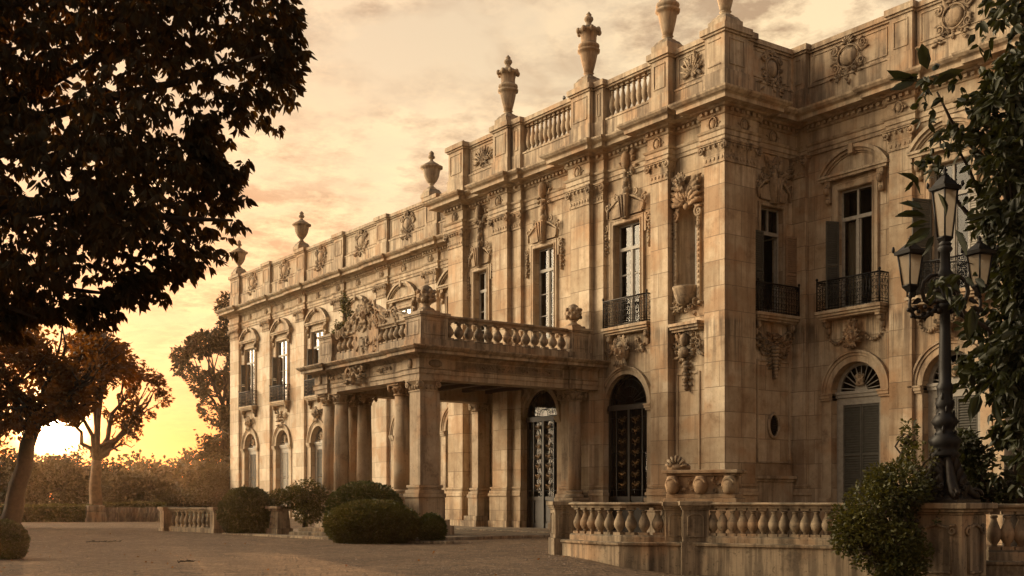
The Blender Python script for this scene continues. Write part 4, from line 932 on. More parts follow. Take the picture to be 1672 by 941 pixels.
def pine_finial(x, y, z, s, lab, par=None):
    t = thing('stone_finial', lab, 'finial', (x, y, z))
    m = MB(); m.box(x-.36*s, x+.36*s, y-.36*s, y+.36*s, z, z+.12*s); m.lathe(x, y, [(.34*s, z+.12*s), (.3*s, z+.2*s), (.16*s, z+.26*s), (.13*s, z+.33*s), (.2*s, z+.38*s)], 16); m.build('foot', 'porch_stone', t)
    m = MB(); m.lathe(x, y, [(.12*s, z+.37*s), (.26*s, z+.46*s), (.32*s, z+.62*s), (.29*s, z+.82*s), (.18*s, z+1.0*s), (.04*s, z+1.08*s)], 16, None, .1, 6)
    for k in range(3):
        for i in range(7): a = 2*pi*(i+k*.5)/7; m.ell((x+.3*s*cos(a), y+.3*s*sin(a), z+(.52+k*.15)*s), (.08*s, .08*s, .09*s), 6, 5)
    m.build('body', 'carved', t)
pine_finial(PX1-.62, PY0+.62, 8.0, 1.0, 'squat carved stone finial on the front corner pedestal of the porch')
pine_finial(PX1-.5, 28.75, 8.0, .95, 'squat carved stone finial on the porch balustrade, against the pavilion wall')

# ============================================================ urns on the parapet
def small_urn(x, y, z, lab):
    t = thing('stone_urn', lab, 'urn', (x, y, z), 'stone urns along the roof parapet')
    m = MB(); m.box(x-.44, x+.44, y-.44, y+.44, z, z+.22); m.frus(x, y, z+.22, z+.45, .42, .42, .3, .3); m.lathe(x, y, [(.28, z+.45), (.3, z+.5), (.14, z+.62), (.11, z+.74), (.2, z+.8)], 18); m.build('foot', 'trim', t)
    m = MB(); m.lathe(x, y, [(.16, z+.8), (.3, z+.95), (.42, z+1.2), (.47, z+1.5), (.5, z+1.6), (.62, z+1.63), (.63, z+1.72), (.5, z+1.76)], 20, None, .012, 10); m.build('bowl', 'trim', t)
    m = MB(); m.lathe(x, y, [(.52, z+1.76), (.42, z+1.84), (.24, z+1.95), (.1, z+2.05), (.08, z+2.14), (.17, z+2.18), (.2, z+2.26), (.15, z+2.34), (.1, z+2.37), (.15, z+2.42), (.13, z+2.5), (.02, z+2.6)], 18); m.build('lid', 'trim', t)
def tall_urn(x, y, z, lab, hs=1.07):
    t = thing('stone_urn', lab, 'urn', (x, y, z), 'stone urns along the roof parapet')
    k = hs
    m = MB(); m.box(x-.43, x+.43, y-.43, y+.43, z, z+.26); m.frus(x, y, z+.26, z+.42, .40, .40, .30, .30); m.lathe(x, y, [(.32, z+.40), (.33, z+.44), (.22, z+.50), (.17, z+.56), (.17, z+.60), (.22, z+.63)], 18); m.build('foot', 'trim', t)
    z -= .88*k-.62; m = MB(); m.lathe(x, y, [(.17, z+.88*k), (.22, z+1.05*k), (.3, z+1.35*k), (.35, z+1.58*k), (.36, z+1.66*k), (.45, z+1.69*k), (.46, z+1.76*k), (.36, z+1.80*k), (.40, z+1.83*k), (.44, z+1.89*k), (.42, z+1.96*k), (.34, z+2.0*k), (.31, z+2.05*k), (.32, z+2.25*k), (.36, z+2.4*k), (.44, z+2.43*k), (.46, z+2.5*k), (.38, z+2.56*k)], 20, None, .015, 10)
    for i in range(8): a = 2*pi*(i+.5)/8; m.ell((x+.44*cos(a), y+.44*sin(a), z+2.47*k), (.1, .1, .13), 7, 5)
    m.build('body', 'trim', t)
    m = MB(); m.lathe(x, y, [(.4, z+2.54*k), (.3, z+2.62*k), (.14, z+2.68*k), (.1, z+2.8*k), (.14, z+2.84*k), (.19, z+2.92*k), (.17, z+3.0*k), (.09, z+3.05*k), (.12, z+3.1*k), (.02, z+3.22*k)], 18); m.build('lid', 'trim', t)
small_urn(-81.6, YW+.1, 17.8, 'lidded stone urn on the far left corner of the roof, smallest in view')
small_urn(-70.98, YW+.1, 17.8, 'lidded stone urn second from the left along the roof parapet')
small_urn(-54.54, YW+.1, 17.8, 'lidded bowl urn on the parapet just left of the raised pavilion')
tall_urn(-41.98, YP+.05, 17.8, 'tall tiered stone urn at the left end of the open roof balustrade')
tall_urn(-36.36, YP+.05, 17.8, 'tall tiered stone urn between the two open roof balustrades')
tall_urn(-31.75, YP+.05, 17.8, 'tall stone urn cut by the top edge of the picture, left of the corner one', 1.12)
tall_urn(XR-.15, YP+.2, 17.8, 'stone urn standing on the roof corner where the pavilion turns', 1.15)
def pigeon(x, y, z, rz, lab):
    t = thing('pigeon', lab, 'bird', (x, y, z)); m = MB(frame(x, y, rz)); m.ell((0, 0, z+.13), (.13, .07, .08), 10, 7); m.ell((.12, 0, z+.23), (.045, .04, .045), 8, 6); m.tube([(.06, 0, z+.15), (.12, 0, z+.22)], [.06, .04], 7)
    m.tube([(-.08, 0, z+.12), (-.27, 0, z+.08)], [.05, .02], 6); m.tube([(.15, 0, z+.23), (.2, 0, z+.22)], [.014, .003], 5); m.tube([(.0, .03, z+.07), (.0, .03, z)], .008, 4); m.tube([(.0, -.03, z+.07), (.0, -.03, z)], .008, 4); m.build('body', 'bird_grey', t)
pigeon(-37.9, YP+.0, 17.74, 2.6, 'small grey pigeon perched on the roof parapet beside a tall urn')
pigeon(-45.7, YP+.0, 17.8, .4, 'small pigeon perched on the left end of the pavilion parapet')

# ============================================================ garden balustrades
GZ = -.1
t = thing('balustrade', 'weathered stone balustrade at the far left edge of the forecourt', 'balustrade', (*at(310, 47)[:2], 0))
pA = at(274, 47.6); pB = at(352, 45.5)
ob = pedestal(t, pA.x-.25, pA.x+.25, pA.y-.25, pA.y+.25, -.15, .98, 'garden_stone')
b3 = rail_run(t, 'rail', pA+Vector((.3, .08, 0)), pB, -.12, 1.08, .34, base=.30, rail=.15, mat='garden_stone', sp=.27)
pedestal(t, pB.x-.1, pB.x+.35, pB.y-.2, pB.y+.25, -.15, .98, 'garden_stone')
# terrace balustrade in front of the pavilion, bending round to the lamp
def wallrun(par, pts, z0, z1, w_, mat='garden_stone'):
    m = MB(); P_ = [(a.x, a.y) for a in pts]
    m.sweep([(w_/2, z0), (w_/2, z1-.1), (w_/2+.05, z1-.07), (w_/2+.06, z1-.02), (w_/2+.02, z1), (-w_/2-.02, z1), (-w_/2-.06, z1-.02), (-w_/2-.05, z1-.07), (-w_/2, z1-.1), (-w_/2, z0)], P_)
    return m.build('base_wall', mat, par)
t = thing('balustrade', 'curving stone balustrade on a stained base wall, between the arched doors and the lamp', 'balustrade', (*at(1140, 27.5)[:2], GZ))
cur = [at(933, 29.7), at(975, 28.6), at(1020, 27.9), at(1060, 27.7), at(1090, 27.7)]
st = [at(1090, 27.7), at(1150, 27.4), at(1300, 26.3), at(1500, 24.9)]
wallrun(t, cur+st[1:], -1.0, .28, .55)
def ped_rot(par, px, d, half, z0, z1, az, mat='garden_stone', nm='pedestal', cap=.09, name2=None):
    c = at(px, d); m = MB(frame(c.x, c.y, az)); h = half
    m.box(-h-.04, h+.04, -h-.04, h+.04, z0, .30); m.box(-h, h, -h, h, .30, z1-.2)
    m.box(-h-.03, h+.03, -h-.03, h+.03, z1-.2, z1-.15); m.box(-h-cap*.6, h+cap*.6, -h-cap*.6, h+cap*.6, z1-.15, z1-.1); m.box(-h-cap, h+cap, -h-cap, h+cap, z1-.1, z1)
    for r in range(4):
        m2 = m.M; m.M = m2 @ Matrix.Rotation(r*pi/2, 4, 'Z'); q = h*.62
        m.tube([(-q, -h-.005, .42), (q, -h-.005, .42), (q, -h-.005, z1-.36), (q*.5, -h-.005, z1-.3), (-q*.5, -h-.005, z1-.3), (-q, -h-.005, z1-.36), (-q, -h-.005, .42)], .022, 5); m.M = m2
    return m.build(nm, mat, par, bev=.015)
az0 = atan2(RV.y, RV.x)
ped_rot(t, 919, 30.0, .27, -.4, 1.24, az0+.2); ped_rot(t, 1099, 27.75, .24, -.6, 1.235, az0+.1); ped_rot(t, 1134, 27.5, .30, -.6, 1.245, az0-.05)
s4 = rail_run(t, 'rail', None or cur[0], cur[-1], .28, .94, .36, base=.16, rail=.13, mat='garden_stone', n=9, curved=[at(940, 29.5)]+cur[1:-1]+[at(1085, 27.7)], fat=1.15)
rail_run(t, 'rail', cur[0], cur[1], .28, .94, .36, base=.16, rail=.13, mat='garden_stone', n=19, curved=[at(1156, 27.35), at(1300, 26.3), at(1490, 25.0)], src=s4, fat=1.15)
t = thing('balustrade', 'shaded stone balustrade right of the lamp pedestal, cut by the right edge', 'balustrade', (*at(1650, 24.6)[:2], GZ))
wallrun(t, [at(1600, 24.7), at(1900, 24.0)], -1.0, .0, .55)
rail_run(t, 'rail', cur[0], cur[1], .0, 1.2, .36, base=.22, rail=.16, mat='garden_stone', n=12, curved=[at(1612, 24.7), at(1880, 24.0)], src=None, fat=1.25)
# lamp pedestal
lp = at(1550, 24.2)
AZP = radians(90)-radians(54.5)+radians(16)
t = thing('lamp_pedestal', 'tall square stone pedestal with sunk panels carrying the iron lamp', 'pedestal', (lp.x, lp.y, -.4))
m = MB(frame(lp.x, lp.y, az0+radians(43))); h = .54
m.box(-h-.06, h+.06, -h-.06, h+.06, -.9, -.3); m.box(-h, h, -h, h, -.3, .98); m.box(-h-.04, h+.04, -h-.04, h+.04, .98, 1.03); m.box(-h-.1, h+.1, -h-.1, h+.1, 1.03, 1.10); m.box(-h-.17, h+.17, -h-.17, h+.17, 1.10, 1.22)
m.build('block', 'garden_stone', t, bev=.02)
m = MB(frame(lp.x, lp.y, az0+radians(43)))
for r in range(4):
    m2 = m.M; m.M = m2 @ Matrix.Rotation(r*pi/2, 4, 'Z'); q = .3
    m.tube([(-q, -h-.01, -.2), (q, -h-.01, -.2), (q, -h-.01, .6), (q*.7, -h-.01, .72), (0, -h-.01, .78), (-q*.7, -h-.01, .72), (-q, -h-.01, .6), (-q, -h-.01, -.2)], .04, 6)
    scroll(m, -q-.04, .66, .1, -1, 1, .035, -h-.02); scroll(m, q+.04, .66, .1, 1, 1, .035, -h-.02); leafc(m, 0, .78, pi/2, .18, .16, -h, .06, 0); m.M = m2
m.build('panel_moulding', 'garden_stone', t)
# ornate stone planter behind the balustrade
pc = at(1150, 33)
t = thing('stone_planter', 'carved stone trough on a plinth behind the balustrade, at the foot of the corner pilaster', 'planter', (pc.x, pc.y, 0))
F = frame(pc.x, pc.y, radians(28)); m = MB(F)
m.box(-1.0, 1.0, -.4, .4, -.3, 1.2); m.box(-1.06, 1.06, -.46, .46, 1.2, 1.32); m.box(-.92, .92, -.33, .33, 1.45, 1.95); m.box(-1.0, 1.0, -.4, .4, 1.32, 1.45); m.box(-1.0, 1.0, -.4, .4, 1.95, 2.02); m.box(-1.1, 1.1, -.5, .5, 2.02, 2.12)
o = m.build('trough', 'garden_stone', t, bev=.02)
m = MB(F)
for x in (-.82, .0, .82): m.lathe(x, -.36, [(.12, 1.45), (.17, 1.52), (.22, 1.7), (.17, 1.85), (.14, 1.95)], 12, None, .08, 6); scroll(m, x, 1.72, .16, 1, 0, .04, -.5)
for x in (-.41, .41): cluster(m, x, 1.7, .5, .35, rng, 10, -.34, .08)
m.build('carving', 'garden_stone', t)
m = MB(F); cluster(m, -.72, 2.2, .55, .3, rng, 14, -.15, .2); m.ell((-.72, -.1, 2.2), (.36, .3, .16), 12, 7); shell(m, -.72, 2.2, .32, -.3, 7); m.build('shell', 'garden_stone', t)

# ============================================================ the lamp
lc = at(1543, 24.2); LX, LY = lc.x, lc.y; LZ = 1.22
t = thing('street_lamp', 'tall ornate cast iron lamp with three lanterns standing on a stone pedestal', 'lamp', (LX, LY, LZ))
m = MB(frame(LX, LY, az0+radians(43)))
m.box(-.52, .52, -.52, .52, LZ, LZ+.07); m.frus(0, 0, LZ+.07, LZ+.3, .46, .46, .26, .26); m.frus(0, 0, LZ+.3, LZ+.98, .26, .26, .15, .15)
for r in range(4):
    m2 = m.M; m.M = m2 @ Matrix.Rotation(r*pi/2+pi/4, 4, 'Z')
    m.tube([(.66, 0, LZ+.10), (.5, 0, LZ+.2), (.36, 0, LZ+.42), (.27, 0, LZ+.7), (.2, 0, LZ+1.0)], [.07, .12, .11, .09, .06], 7)
    scroll(m, .62, LZ+.16, .12, 1, 0, .05, 0)
    m.M = m2 @ Matrix.Rotation(r*pi/2, 4, 'Z')
    for k in range(5): leafc(m, 0, LZ+.12+k*.15, pi/2+(k-2)*.15, .36, .26, -.40+k*.045, .09, (k-2)*.1)
    cluster(m, 0, LZ+.3, .6, .4, rng, 8, -.4, .07); m.M = m2
m.build('base', 'bronze', t)
m = MB()
m.lathe(LX, LY, [(.27, LZ+.95), (.31, LZ+1.0), (.24, LZ+1.08), (.28, LZ+1.18), (.33, LZ+1.3), (.22, LZ+1.42), (.16, LZ+1.5), (.20, LZ+1.58), (.27, LZ+1.68), (.2, LZ+1.8), (.13, LZ+1.9), (.17, LZ+1.98), (.19, LZ+2.08), (.14, LZ+2.2), (.155, LZ+2.35), (.17, LZ+2.42), (.12, LZ+2.5), (.125, LZ+2.8), (.105, LZ+3.6), (.1, LZ+4.0), (.16, LZ+4.05), (.17, LZ+4.12), (.12, LZ+4.18)], 16, None, .05, 8)
for k in range(26):
    a = k*2.4; z = LZ+1.0+k*.052; m.ell((LX+.245*cos(a)*(1-k*.018), LY+.245*sin(a)*(1-k*.018), z), (.035, .035, .09), 6, 5)
m.lathe(LX, LY, [(.13, LZ+4.1), (.2, LZ+4.2), (.14, LZ+4.35), (.17, LZ+4.5), (.13, LZ+4.65), (.17, LZ+4.75), (.11, LZ+4.85), (.1, LZ+5.2), (.16, LZ+5.28), (.1, LZ+5.36)], 14, None, .08, 6)
m.build('post', 'iron', t)
def lantern(cx, cy, z0, w0, w1, h, hr):
    m = MB(frame(cx, cy, az0+radians(24)))
    m.frus(0, 0, z0-.12, z0, .05, .05, w0+.02, w0+.02); m.lathe(0, 0, [(.02, z0-.26), (.05, z0-.22), (.03, z0-.16), (.06, z0-.1)], 8)
    for i, j in ((-1, -1), (1, -1), (1, 1), (-1, 1)): m.tube([(i*w0, j*w0, z0), (i*w1, j*w1, z0+h)], .02, 5)
    for zz_, ww in ((z0+.01, w0), (z0+h, w1)):
        P_ = [(-ww, -ww, zz_), (ww, -ww, zz_), (ww, ww, zz_), (-ww, ww, zz_), (-ww, -ww, zz_)]; m.tube(P_, .028, 5)
    m.frus(0, 0, z0+h, z0+h+.07, w1+.05, w1+.05, w1+.065, w1+.065)
    m.frus(0, 0, z0+h+.07, z0+h+hr*.45, w1+.03, w1+.03, w1*.62, w1*.62); m.frus(0, 0, z0+h+hr*.45, z0+h+hr*.6, w1*.62, w1*.62, w1*.3, w1*.3)
    m.lathe(0, 0, [(w1*.36, z0+h+hr*.6), (w1*.4, z0+h+hr*.66), (w1*.22, z0+h+hr*.72), (w1*.2, z0+h+hr*.8), (w1*.3, z0+h+hr*.84), (w1*.12, z0+h+hr*.9), (w1*.14, z0+h+hr*.95), (.005, z0+h+hr)], 12)
    for i, j in ((-1, -1), (1, -1), (1, 1), (-1, 1)): m.ell((i*(w1+.065), j*(w1+.065), z0+h+.12), (.035, .035, .07), 6, 5)
    o = m.build('lantern', 'iron', t)
    m = MB(frame(cx, cy, az0+radians(24))); a, b = w0-.012, w1-.012; z1 = z0+h-.01; z0 += .02
    m.add([(-a, -a, z0), (a, -a, z0), (a, a, z0), (-a, a, z0), (-b, -b, z1), (b, -b, z1), (b, b, z1), (-b, b, z1)], [(0, 1, 5, 4), (1, 2, 6, 5), (2, 3, 7, 6), (3, 0, 4, 7)]); m.build('glass', 'lantern_glass', o, fix=False)
lantern(LX, LY, LZ+5.5, .10, .175, 1.0, .50)
m = MB(); m.lathe(LX, LY, [(.09, LZ+5.3), (.14, LZ+5.38), (.06, LZ+5.45), (.1, LZ+5.52)], 12); m.build('collar', 'iron', t)
for sg in (-1, 1):
    ax = RV if sg > 0 else -RV; ux = Vector((ax.x, ax.y, 0)); c0 = Vector((LX, LY, 0)); tip = c0+ux*.72
    m = MB(); q = lambda r, z: c0+ux*r+Vector((0, 0, z))
    m.tube([q(.1, LZ+4.15), q(.24, LZ+3.98), (q(.42, LZ+3.85)), q(.62, LZ+3.86), q(.70, LZ+3.98), q(.74, LZ+4.12), q(.72, LZ+4.3)], [.05, .045, .045, .04, .04, .035, .03], 7)
    m.tube([q(.12, LZ+4.75), q(.3, LZ+4.72), q(.44, LZ+4.58), q(.48, LZ+4.4), q(.42, LZ+4.2), q(.3, LZ+4.12), q(.2, LZ+4.2), q(.2, LZ+4.32), q(.28, LZ+4.38)], [.03, .045, .05, .05, .045, .04, .035, .03, .025], 6)
    m.tube([q(.1, LZ+5.0), q(.4, LZ+5.02), q(.62, LZ+4.95)], .012, 5)
    m2 = m.M; m.M = Matrix.Translation((LX, LY, 0)) @ Matrix.Rotation(atan2(ux.y, ux.x), 4, 'Z')
    for k in range(9): leafc(m, .15+.07*k, LZ+4.2+.25*sin(k*1.3), k*1.1, .22, .13, -.03, .06, .2); m.ell((.2+.07*k, 0, LZ+3.98+.1*cos(k*2.2)), (.045, .05, .05), 6, 5)
    for k in range(4): m.ell((.12+.02*k, .0, LZ+4.0+.2*k), (.08, .09, .08), 7, 5)
    m.M = m2; m.build('arm', 'bronze', t); lantern(tip.x, tip.y, LZ+4.5, .105, .175, .66, .40)

# ============================================================ planting
import numpy as np
def leaf_obj(name, mat, P, D, size, parent=None, asp=.45, seed=1, simple_=False, droop=0., label=None):
    """P points, D leaf directions; one mesh of folded leaf blades"""
    r = np.random.default_rng(seed); n = len(P); P = np.asarray(P, float); D = np.asarray(D, float)
    D = D/np.maximum(np.linalg.norm(D, axis=1, keepdims=True), 1e-6); R_ = r.normal(size=(n, 3)); Bv = np.cross(D, R_); Bv /= np.maximum(np.linalg.norm(Bv, axis=1, keepdims=True), 1e-6)
    Nn = np.cross(D, Bv); s_ = (size*r.uniform(.6, 1.25, n))[:, None]; wd = s_*asp*.5*r.uniform(.8, 1.2, n)[:, None]
    if simple_:
        V = np.stack([P, P+D*s_*.5+Bv*wd+Nn*wd*.35, P+D*s_, P+D*s_*.5-Bv*wd+Nn*wd*.35], 1); nv = 4; fc = np.array([[0, 1, 2], [0, 2, 3]])
    else:
        cv = Nn*s_*.12; dn = np.zeros((n, 3)); dn[:, 2] = -1; dn = dn*s_*droop
        V = np.stack([P, P+D*s_*.30+Bv*wd*.85+Nn*wd*.4, P+D*s_*.68+Bv*wd*.8+Nn*wd*.35-cv*.4+dn*.4, P+D*s_-cv+dn, P+D*s_*.68-Bv*wd*.8+Nn*wd*.35-cv*.4+dn*.4, P+D*s_*.30-Bv*wd*.85+Nn*wd*.4], 1); nv = 6; fc = np.array([[0, 1, 2, 3], [0, 3, 4, 5]])
    V = V.reshape(-1, 3); c = np.array([(V[:, 0].min()+V[:, 0].max())/2, (V[:, 1].min()+V[:, 1].max())/2, V[:, 2].min()])
    Fa = (np.arange(n)[:, None, None]*nv+fc[None]).reshape(-1, fc.shape[1]); k = fc.shape[1]
    me = bpy.data.meshes.new(name); me.vertices.add(len(V)); me.vertices.foreach_set('co', (V-c).ravel().astype('f'))
    me.loops.add(Fa.size); me.loops.foreach_set('vertex_index', Fa.ravel().astype('i')); me.polygons.add(len(Fa))
    me.polygons.foreach_set('loop_start', (np.arange(len(Fa))*k).astype('i')); me.update(calc_edges=True); me.validate()
    me.materials.append(M[mat]); o = bpy.data.objects.new(name, me); COL.objects.link(o); c = Vector(c); WL[o.name] = c
    if parent: o.parent = parent; o.location = c-WL[parent.name]
    else: o.location = c
    if label: o['label'] = label
    return o
def ncut(p, fr, off): return noise.noise(Vector((p[0]*fr+off, p[1]*fr, p[2]*fr)))
def blob_pts(clusters, n, seed, fr=.5, thr=-.15, shell_=.45, down=-.3):
    r = random.Random(seed); P = []; D = []; wts = [c[3] if len(c) > 3 else (c[1]*c[1]) for c in clusters]; tot_ = sum(wts); k = 0
    while len(P) < n and k < n*12:
        k += 1; q = r.uniform(0, tot_); i = 0
        while q > wts[i] and i < len(clusters)-1: q -= wts[i]; i += 1
        c, rx, rz = clusters[i][:3]
        u = Vector((r.gauss(0, 1), r.gauss(0, 1), r.gauss(0, 1))).normalized(); rr = r.random()**shell_
        p = (c[0]+u.x*rx*rr, c[1]+u.y*rx*rr, c[2]+u.z*rz*rr)
        if ncut(p, fr, seed*7.3) < thr: continue
        if ncut(p, fr*3, seed*3.1) < thr-.12: continue
        P.append(p); D.append((u.x+r.gauss(0, .7), u.y+r.gauss(0, .7), u.z*.6+down+r.gauss(0, .6)))
    return P, D
def limbs(par, mat, chains, name='trunk'):
    m = MB()
    for pts, r0, r1 in chains:
        n = len(pts); m.tube(pts, [r0+(r1-r0)*i/(n-1) for i in range(n)], 9)
    return m.build(name, mat, par)
def wob(p, q, n, amp, r):
    p = Vector(p); q = Vector(q); return [p]+[p.lerp(q, i/n)+Vector((r.uniform(-amp, amp), r.uniform(-amp, amp), r.uniform(-amp, amp))) for i in range(1, n)]+[q]
def A(px, py, d):
    p = at(px, d); return Vector((p.x, p.y, EYE+(815-py)*d/1900))

def full_tree(name, label, base, clusters, n, size, mat, bark, tr, seed, group=None, asp=.5, fr=.5, thr=-.15, simple_=True, extra=None, cat='tree', stems=True, down=-.3):
    t = thing(name, label, cat, base, group); r = random.Random(seed); ch = []
    top = Vector(tr[1]); b_ = Vector(base)-Vector((0, 0, .2))
    ch.append((wob(b_, top, 5, tr[0]*.25, r), tr[0], tr[0]*.65))
    if stems:
        for c in clusters:
            ch.append((wob(top-Vector((0, 0, .1)), Vector(c[0]), 5, .06*(Vector(c[0])-top).length, r), tr[0]*.42, .04))
            for k in range(4):
                e = Vector(c[0])+Vector((r.gauss(0, 1), r.gauss(0, 1), r.gauss(0, .8))).normalized()*c[1]*.8; ch.append((wob(top.lerp(Vector(c[0]), .65), e, 4, .15, r), tr[0]*.16, .02))
    if extra: ch += extra
    limbs(t, bark, ch); P, D = blob_pts(clusters, n, seed, fr, thr, .45, down); leaf_obj('crown', mat, P, D, size, t, asp, seed, simple_); return t
# --- near tree overhanging from the left (leaves hang in drooping fans)
rt = random.Random(11); DN = 13.6
poly_ = [(-400, -500), (440, -500), (465, -60), (480, 0), (488, 60), (485, 110), (462, 140), (445, 175), (400, 190), (355, 195), (345, 230), (375, 270), (392, 300), (372, 330), (378, 370), (345, 390), (335, 420), (290, 450), (250, 470), (215, 480), (180, 500), (160, 525), (100, 530), (40, 545), (-400, 560)]
def inside(x, y, P_):
    c = False; j = len(P_)-1
    for i in range(len(P_)):
        if (P_[i][1] > y) != (P_[j][1] > y) and x < (P_[j][0]-P_[i][0])*(y-P_[i][1])/(P_[j][1]-P_[i][1])+P_[i][0]: c = not c
        j = i
    return c
t = thing('tree', 'big dark tree overhanging the upper left, its leaves hanging in fans', 'tree', (*at(-420, 14.5)[:2], -.1))
P = []; D = []
def spray(p, dv_, ln, k=7):
    """fan of leaves round one twig end"""
    dv_ = Vector(dv_).normalized(); s_ = dv_.cross(Vector((rt.gauss(0, .5), rt.gauss(0, .5), 1))).normalized(); s_ = (s_*.5+Vector((DV.y*0+RV.x, RV.y, 0))*rt.choice((-1, 1))*.6).normalized()
    for i in range(k):
        a = -1.2+2.4*i/(k-1)+rt.uniform(-.15, .15); e = dv_*cos(a)+s_*sin(a); P.append(tuple(p+e*.02+dv_*rt.uniform(0, ln*.35))); D.append((e.x, e.y, e.z-.25))
cnt = 0; tries = 0
while cnt < 8800 and tries < 190000:
    tries += 1
    x = rt.uniform(-330, 500); y = rt.uniform(-330, 560)
    if not inside(x, y, poly_): continue
    z = EYE+(815-y)*DN/1900; c = at(x, DN); dd = rt.uniform(-1, 1); edge = not (inside(x+45, y, poly_) and inside(x, y+45, poly_))
    dep = dd*(.35 if edge else 1.6); p = Vector((c.x, c.y, z))+DV*dep
    g_ = ncut(p, .9, 4.0)+.6*ncut(p, 2.6, 9.0)
    thr = -.05
    if ((x-215)/140)**2+((y-168)/42)**2 < 1: thr = .16
    if ((x-150)/150)**2+((y-445)/50)**2 < 1: thr = .10
    if ((x-60)/90)**2+((y-330)/50)**2 < 1: thr = -.1
    if edge: thr = -.1
    if g_ < thr: continue
    out = Vector((RV.x, RV.y, 0))*(1.0 if edge else rt.uniform(-.8, 1)); spray(p, out*rt.uniform(.1, 1)+Vector((0, 0, -1))*rt.uniform(.1, 1)+DV*rt.uniform(-.5, .5), .13); cnt += 1
for x, y in ((497, 40), (503, 98), (492, 150), (440, 205), (398, 212), (412, 270), (402, 290), (405, 330), (398, 372), (360, 425), (278, 492), (238, 505), (205, 515), (185, 540), (470, 65), (480, 105)):
    for k in range(3): spray(A(x-14+rt.uniform(-8, 8), y-12+rt.uniform(-8, 8), DN+rt.uniform(-.2, .2)), Vector((RV.x, RV.y, 0))*rt.uniform(.2, 1)+Vector((0, 0, -1))*rt.uniform(.3, .9), .13, 6)
r0 = at(-420, 14.5); p_, d_ = blob_pts([((r0.x+q[0], r0.y+q[1], q[2]), q[3], q[3]*.8) for q in ((0, 0, 8.6, 2.4), (-1.2, -2.0, 6.6, 2.2), (1.6, -1.8, 7.0, 2.0), (-2.4, -.6, 8.0, 2.2), (.4, 1.0, 9.6, 2.0), (-1.0, 1.6, 8.6, 2.2))], 24000, 91, .8, -.1)
P += p_; D += d_                                          # the rest of the crown, round the trunk
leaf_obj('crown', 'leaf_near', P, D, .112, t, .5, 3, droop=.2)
rb = random.Random(3); root = at(-420, 14.5); ch = [(wob((root.x, root.y, -.4), A(-380, 300, 14.5), 5, .08, rb), .42, .30)]
ch.append((wob(A(-380, 305, 14.5), (root.x, root.y, 9.6), 6, .15, rb), .29, .05))
for q in ((-1.2, -2.0, 6.6), (1.6, -1.8, 7.0), (-2.4, -.6, 8.0), (-1.0, 1.6, 8.6)): ch.append((wob(A(-380, 320, 14.5), (root.x+q[0], root.y+q[1], q[2]), 6, .12, rb), .16, .03))
for e in ((430, 90), (330, 20), (300, 330), (180, 480), (60, 250), (200, 230), (380, 360), (60, 520), (100, -100), (350, -250), (-100, -350)):
    q = A(e[0], e[1], DN+rb.uniform(-.5, .5)); ch.append((wob(A(-380, 320, 14.5), q, 7, .12, rb), .15, .015))
    for k in range(5): s_ = A(-380, 320, 14.5).lerp(q, rb.uniform(.4, .9)); ch.append((wob(s_, s_+Vector((rb.uniform(-.6, .6), rb.uniform(-.6, .6), rb.uniform(-.7, .3))), 3, .05, rb), .03, .006))
limbs(t, 'bark', ch)
# --- leaning tree by the sun, open tree on the lawn, tree at the palace corner
c_ = lambda px, py, d, rx, rz: (A(px, py, d), rx, rz)
full_tree('tree', 'tree with a leaning dark trunk right beside the setting sun', (*at(12, 52)[:2], 0), [c_(-10, 600, 52, 3.4, 1.9), c_(90, 585, 53, 3.0, 1.6), c_(160, 600, 52, 2.0, 1.3), c_(30, 650, 51, 2.6, 1.3), c_(-90, 640, 52, 3.4, 2.4), c_(140, 560, 54, 2.0, .9), c_(-40, 540, 52, 3.0, 1.5), c_(-30, 700, 51, 1.9, 1.2), c_(30, 690, 50, 1.2, .6), c_(125, 650, 52, 1.2, .8)], 19000, .28, 'leaf_warm', 'bark', (.46, A(58, 690, 52)), 21, fr=.6, thr=.0)
tb = A(157, 752, 67)
full_tree('tree', 'open-crowned tree with pale forked trunk beside the low rough wall', (*at(155, 67)[:2], 0), [c_(165, 600, 67, 1.9, 1.3), c_(215, 625, 67, 1.8, 1.1), c_(248, 645, 67, 1.1, .9), c_(128, 628, 66, 1.9, 1.2), c_(140, 570, 68, 1.6, .9), c_(222, 690, 67, 1.2, 1.0), c_(110, 668, 66, 1.5, .9), c_(190, 665, 68, 1.0, .7), c_(180, 575, 67, 1.2, .6), c_(200, 720, 67, .9, .6)], 14000, .25, 'leaf_warm', 'pale_bark', (.42, tb), 33, fr=.85, thr=.05)
full_tree('tree', 'tall uneven tree rising behind the far left corner of the palace', (*at(372, 100)[:2], 0), [c_(312, 590, 100, 1.9, 1.6), c_(340, 560, 100, 1.7, 1.0), c_(350, 620, 100, 2.2, 1.8), c_(372, 600, 100, 2.0, 2.6), c_(368, 500, 101, .9, 1.3), c_(345, 690, 99, 1.5, 2.6), c_(368, 680, 100, 1.8, 2.6), c_(355, 760, 99, 2.2, 2.3), c_(380, 550, 102, 1.6, 2.2), c_(380, 760, 100, 2.6, 2.6)], 13000, .40, 'leaf_wood', 'bark', (.42, A(368, 700, 100)), 45, fr=.42, thr=.02)
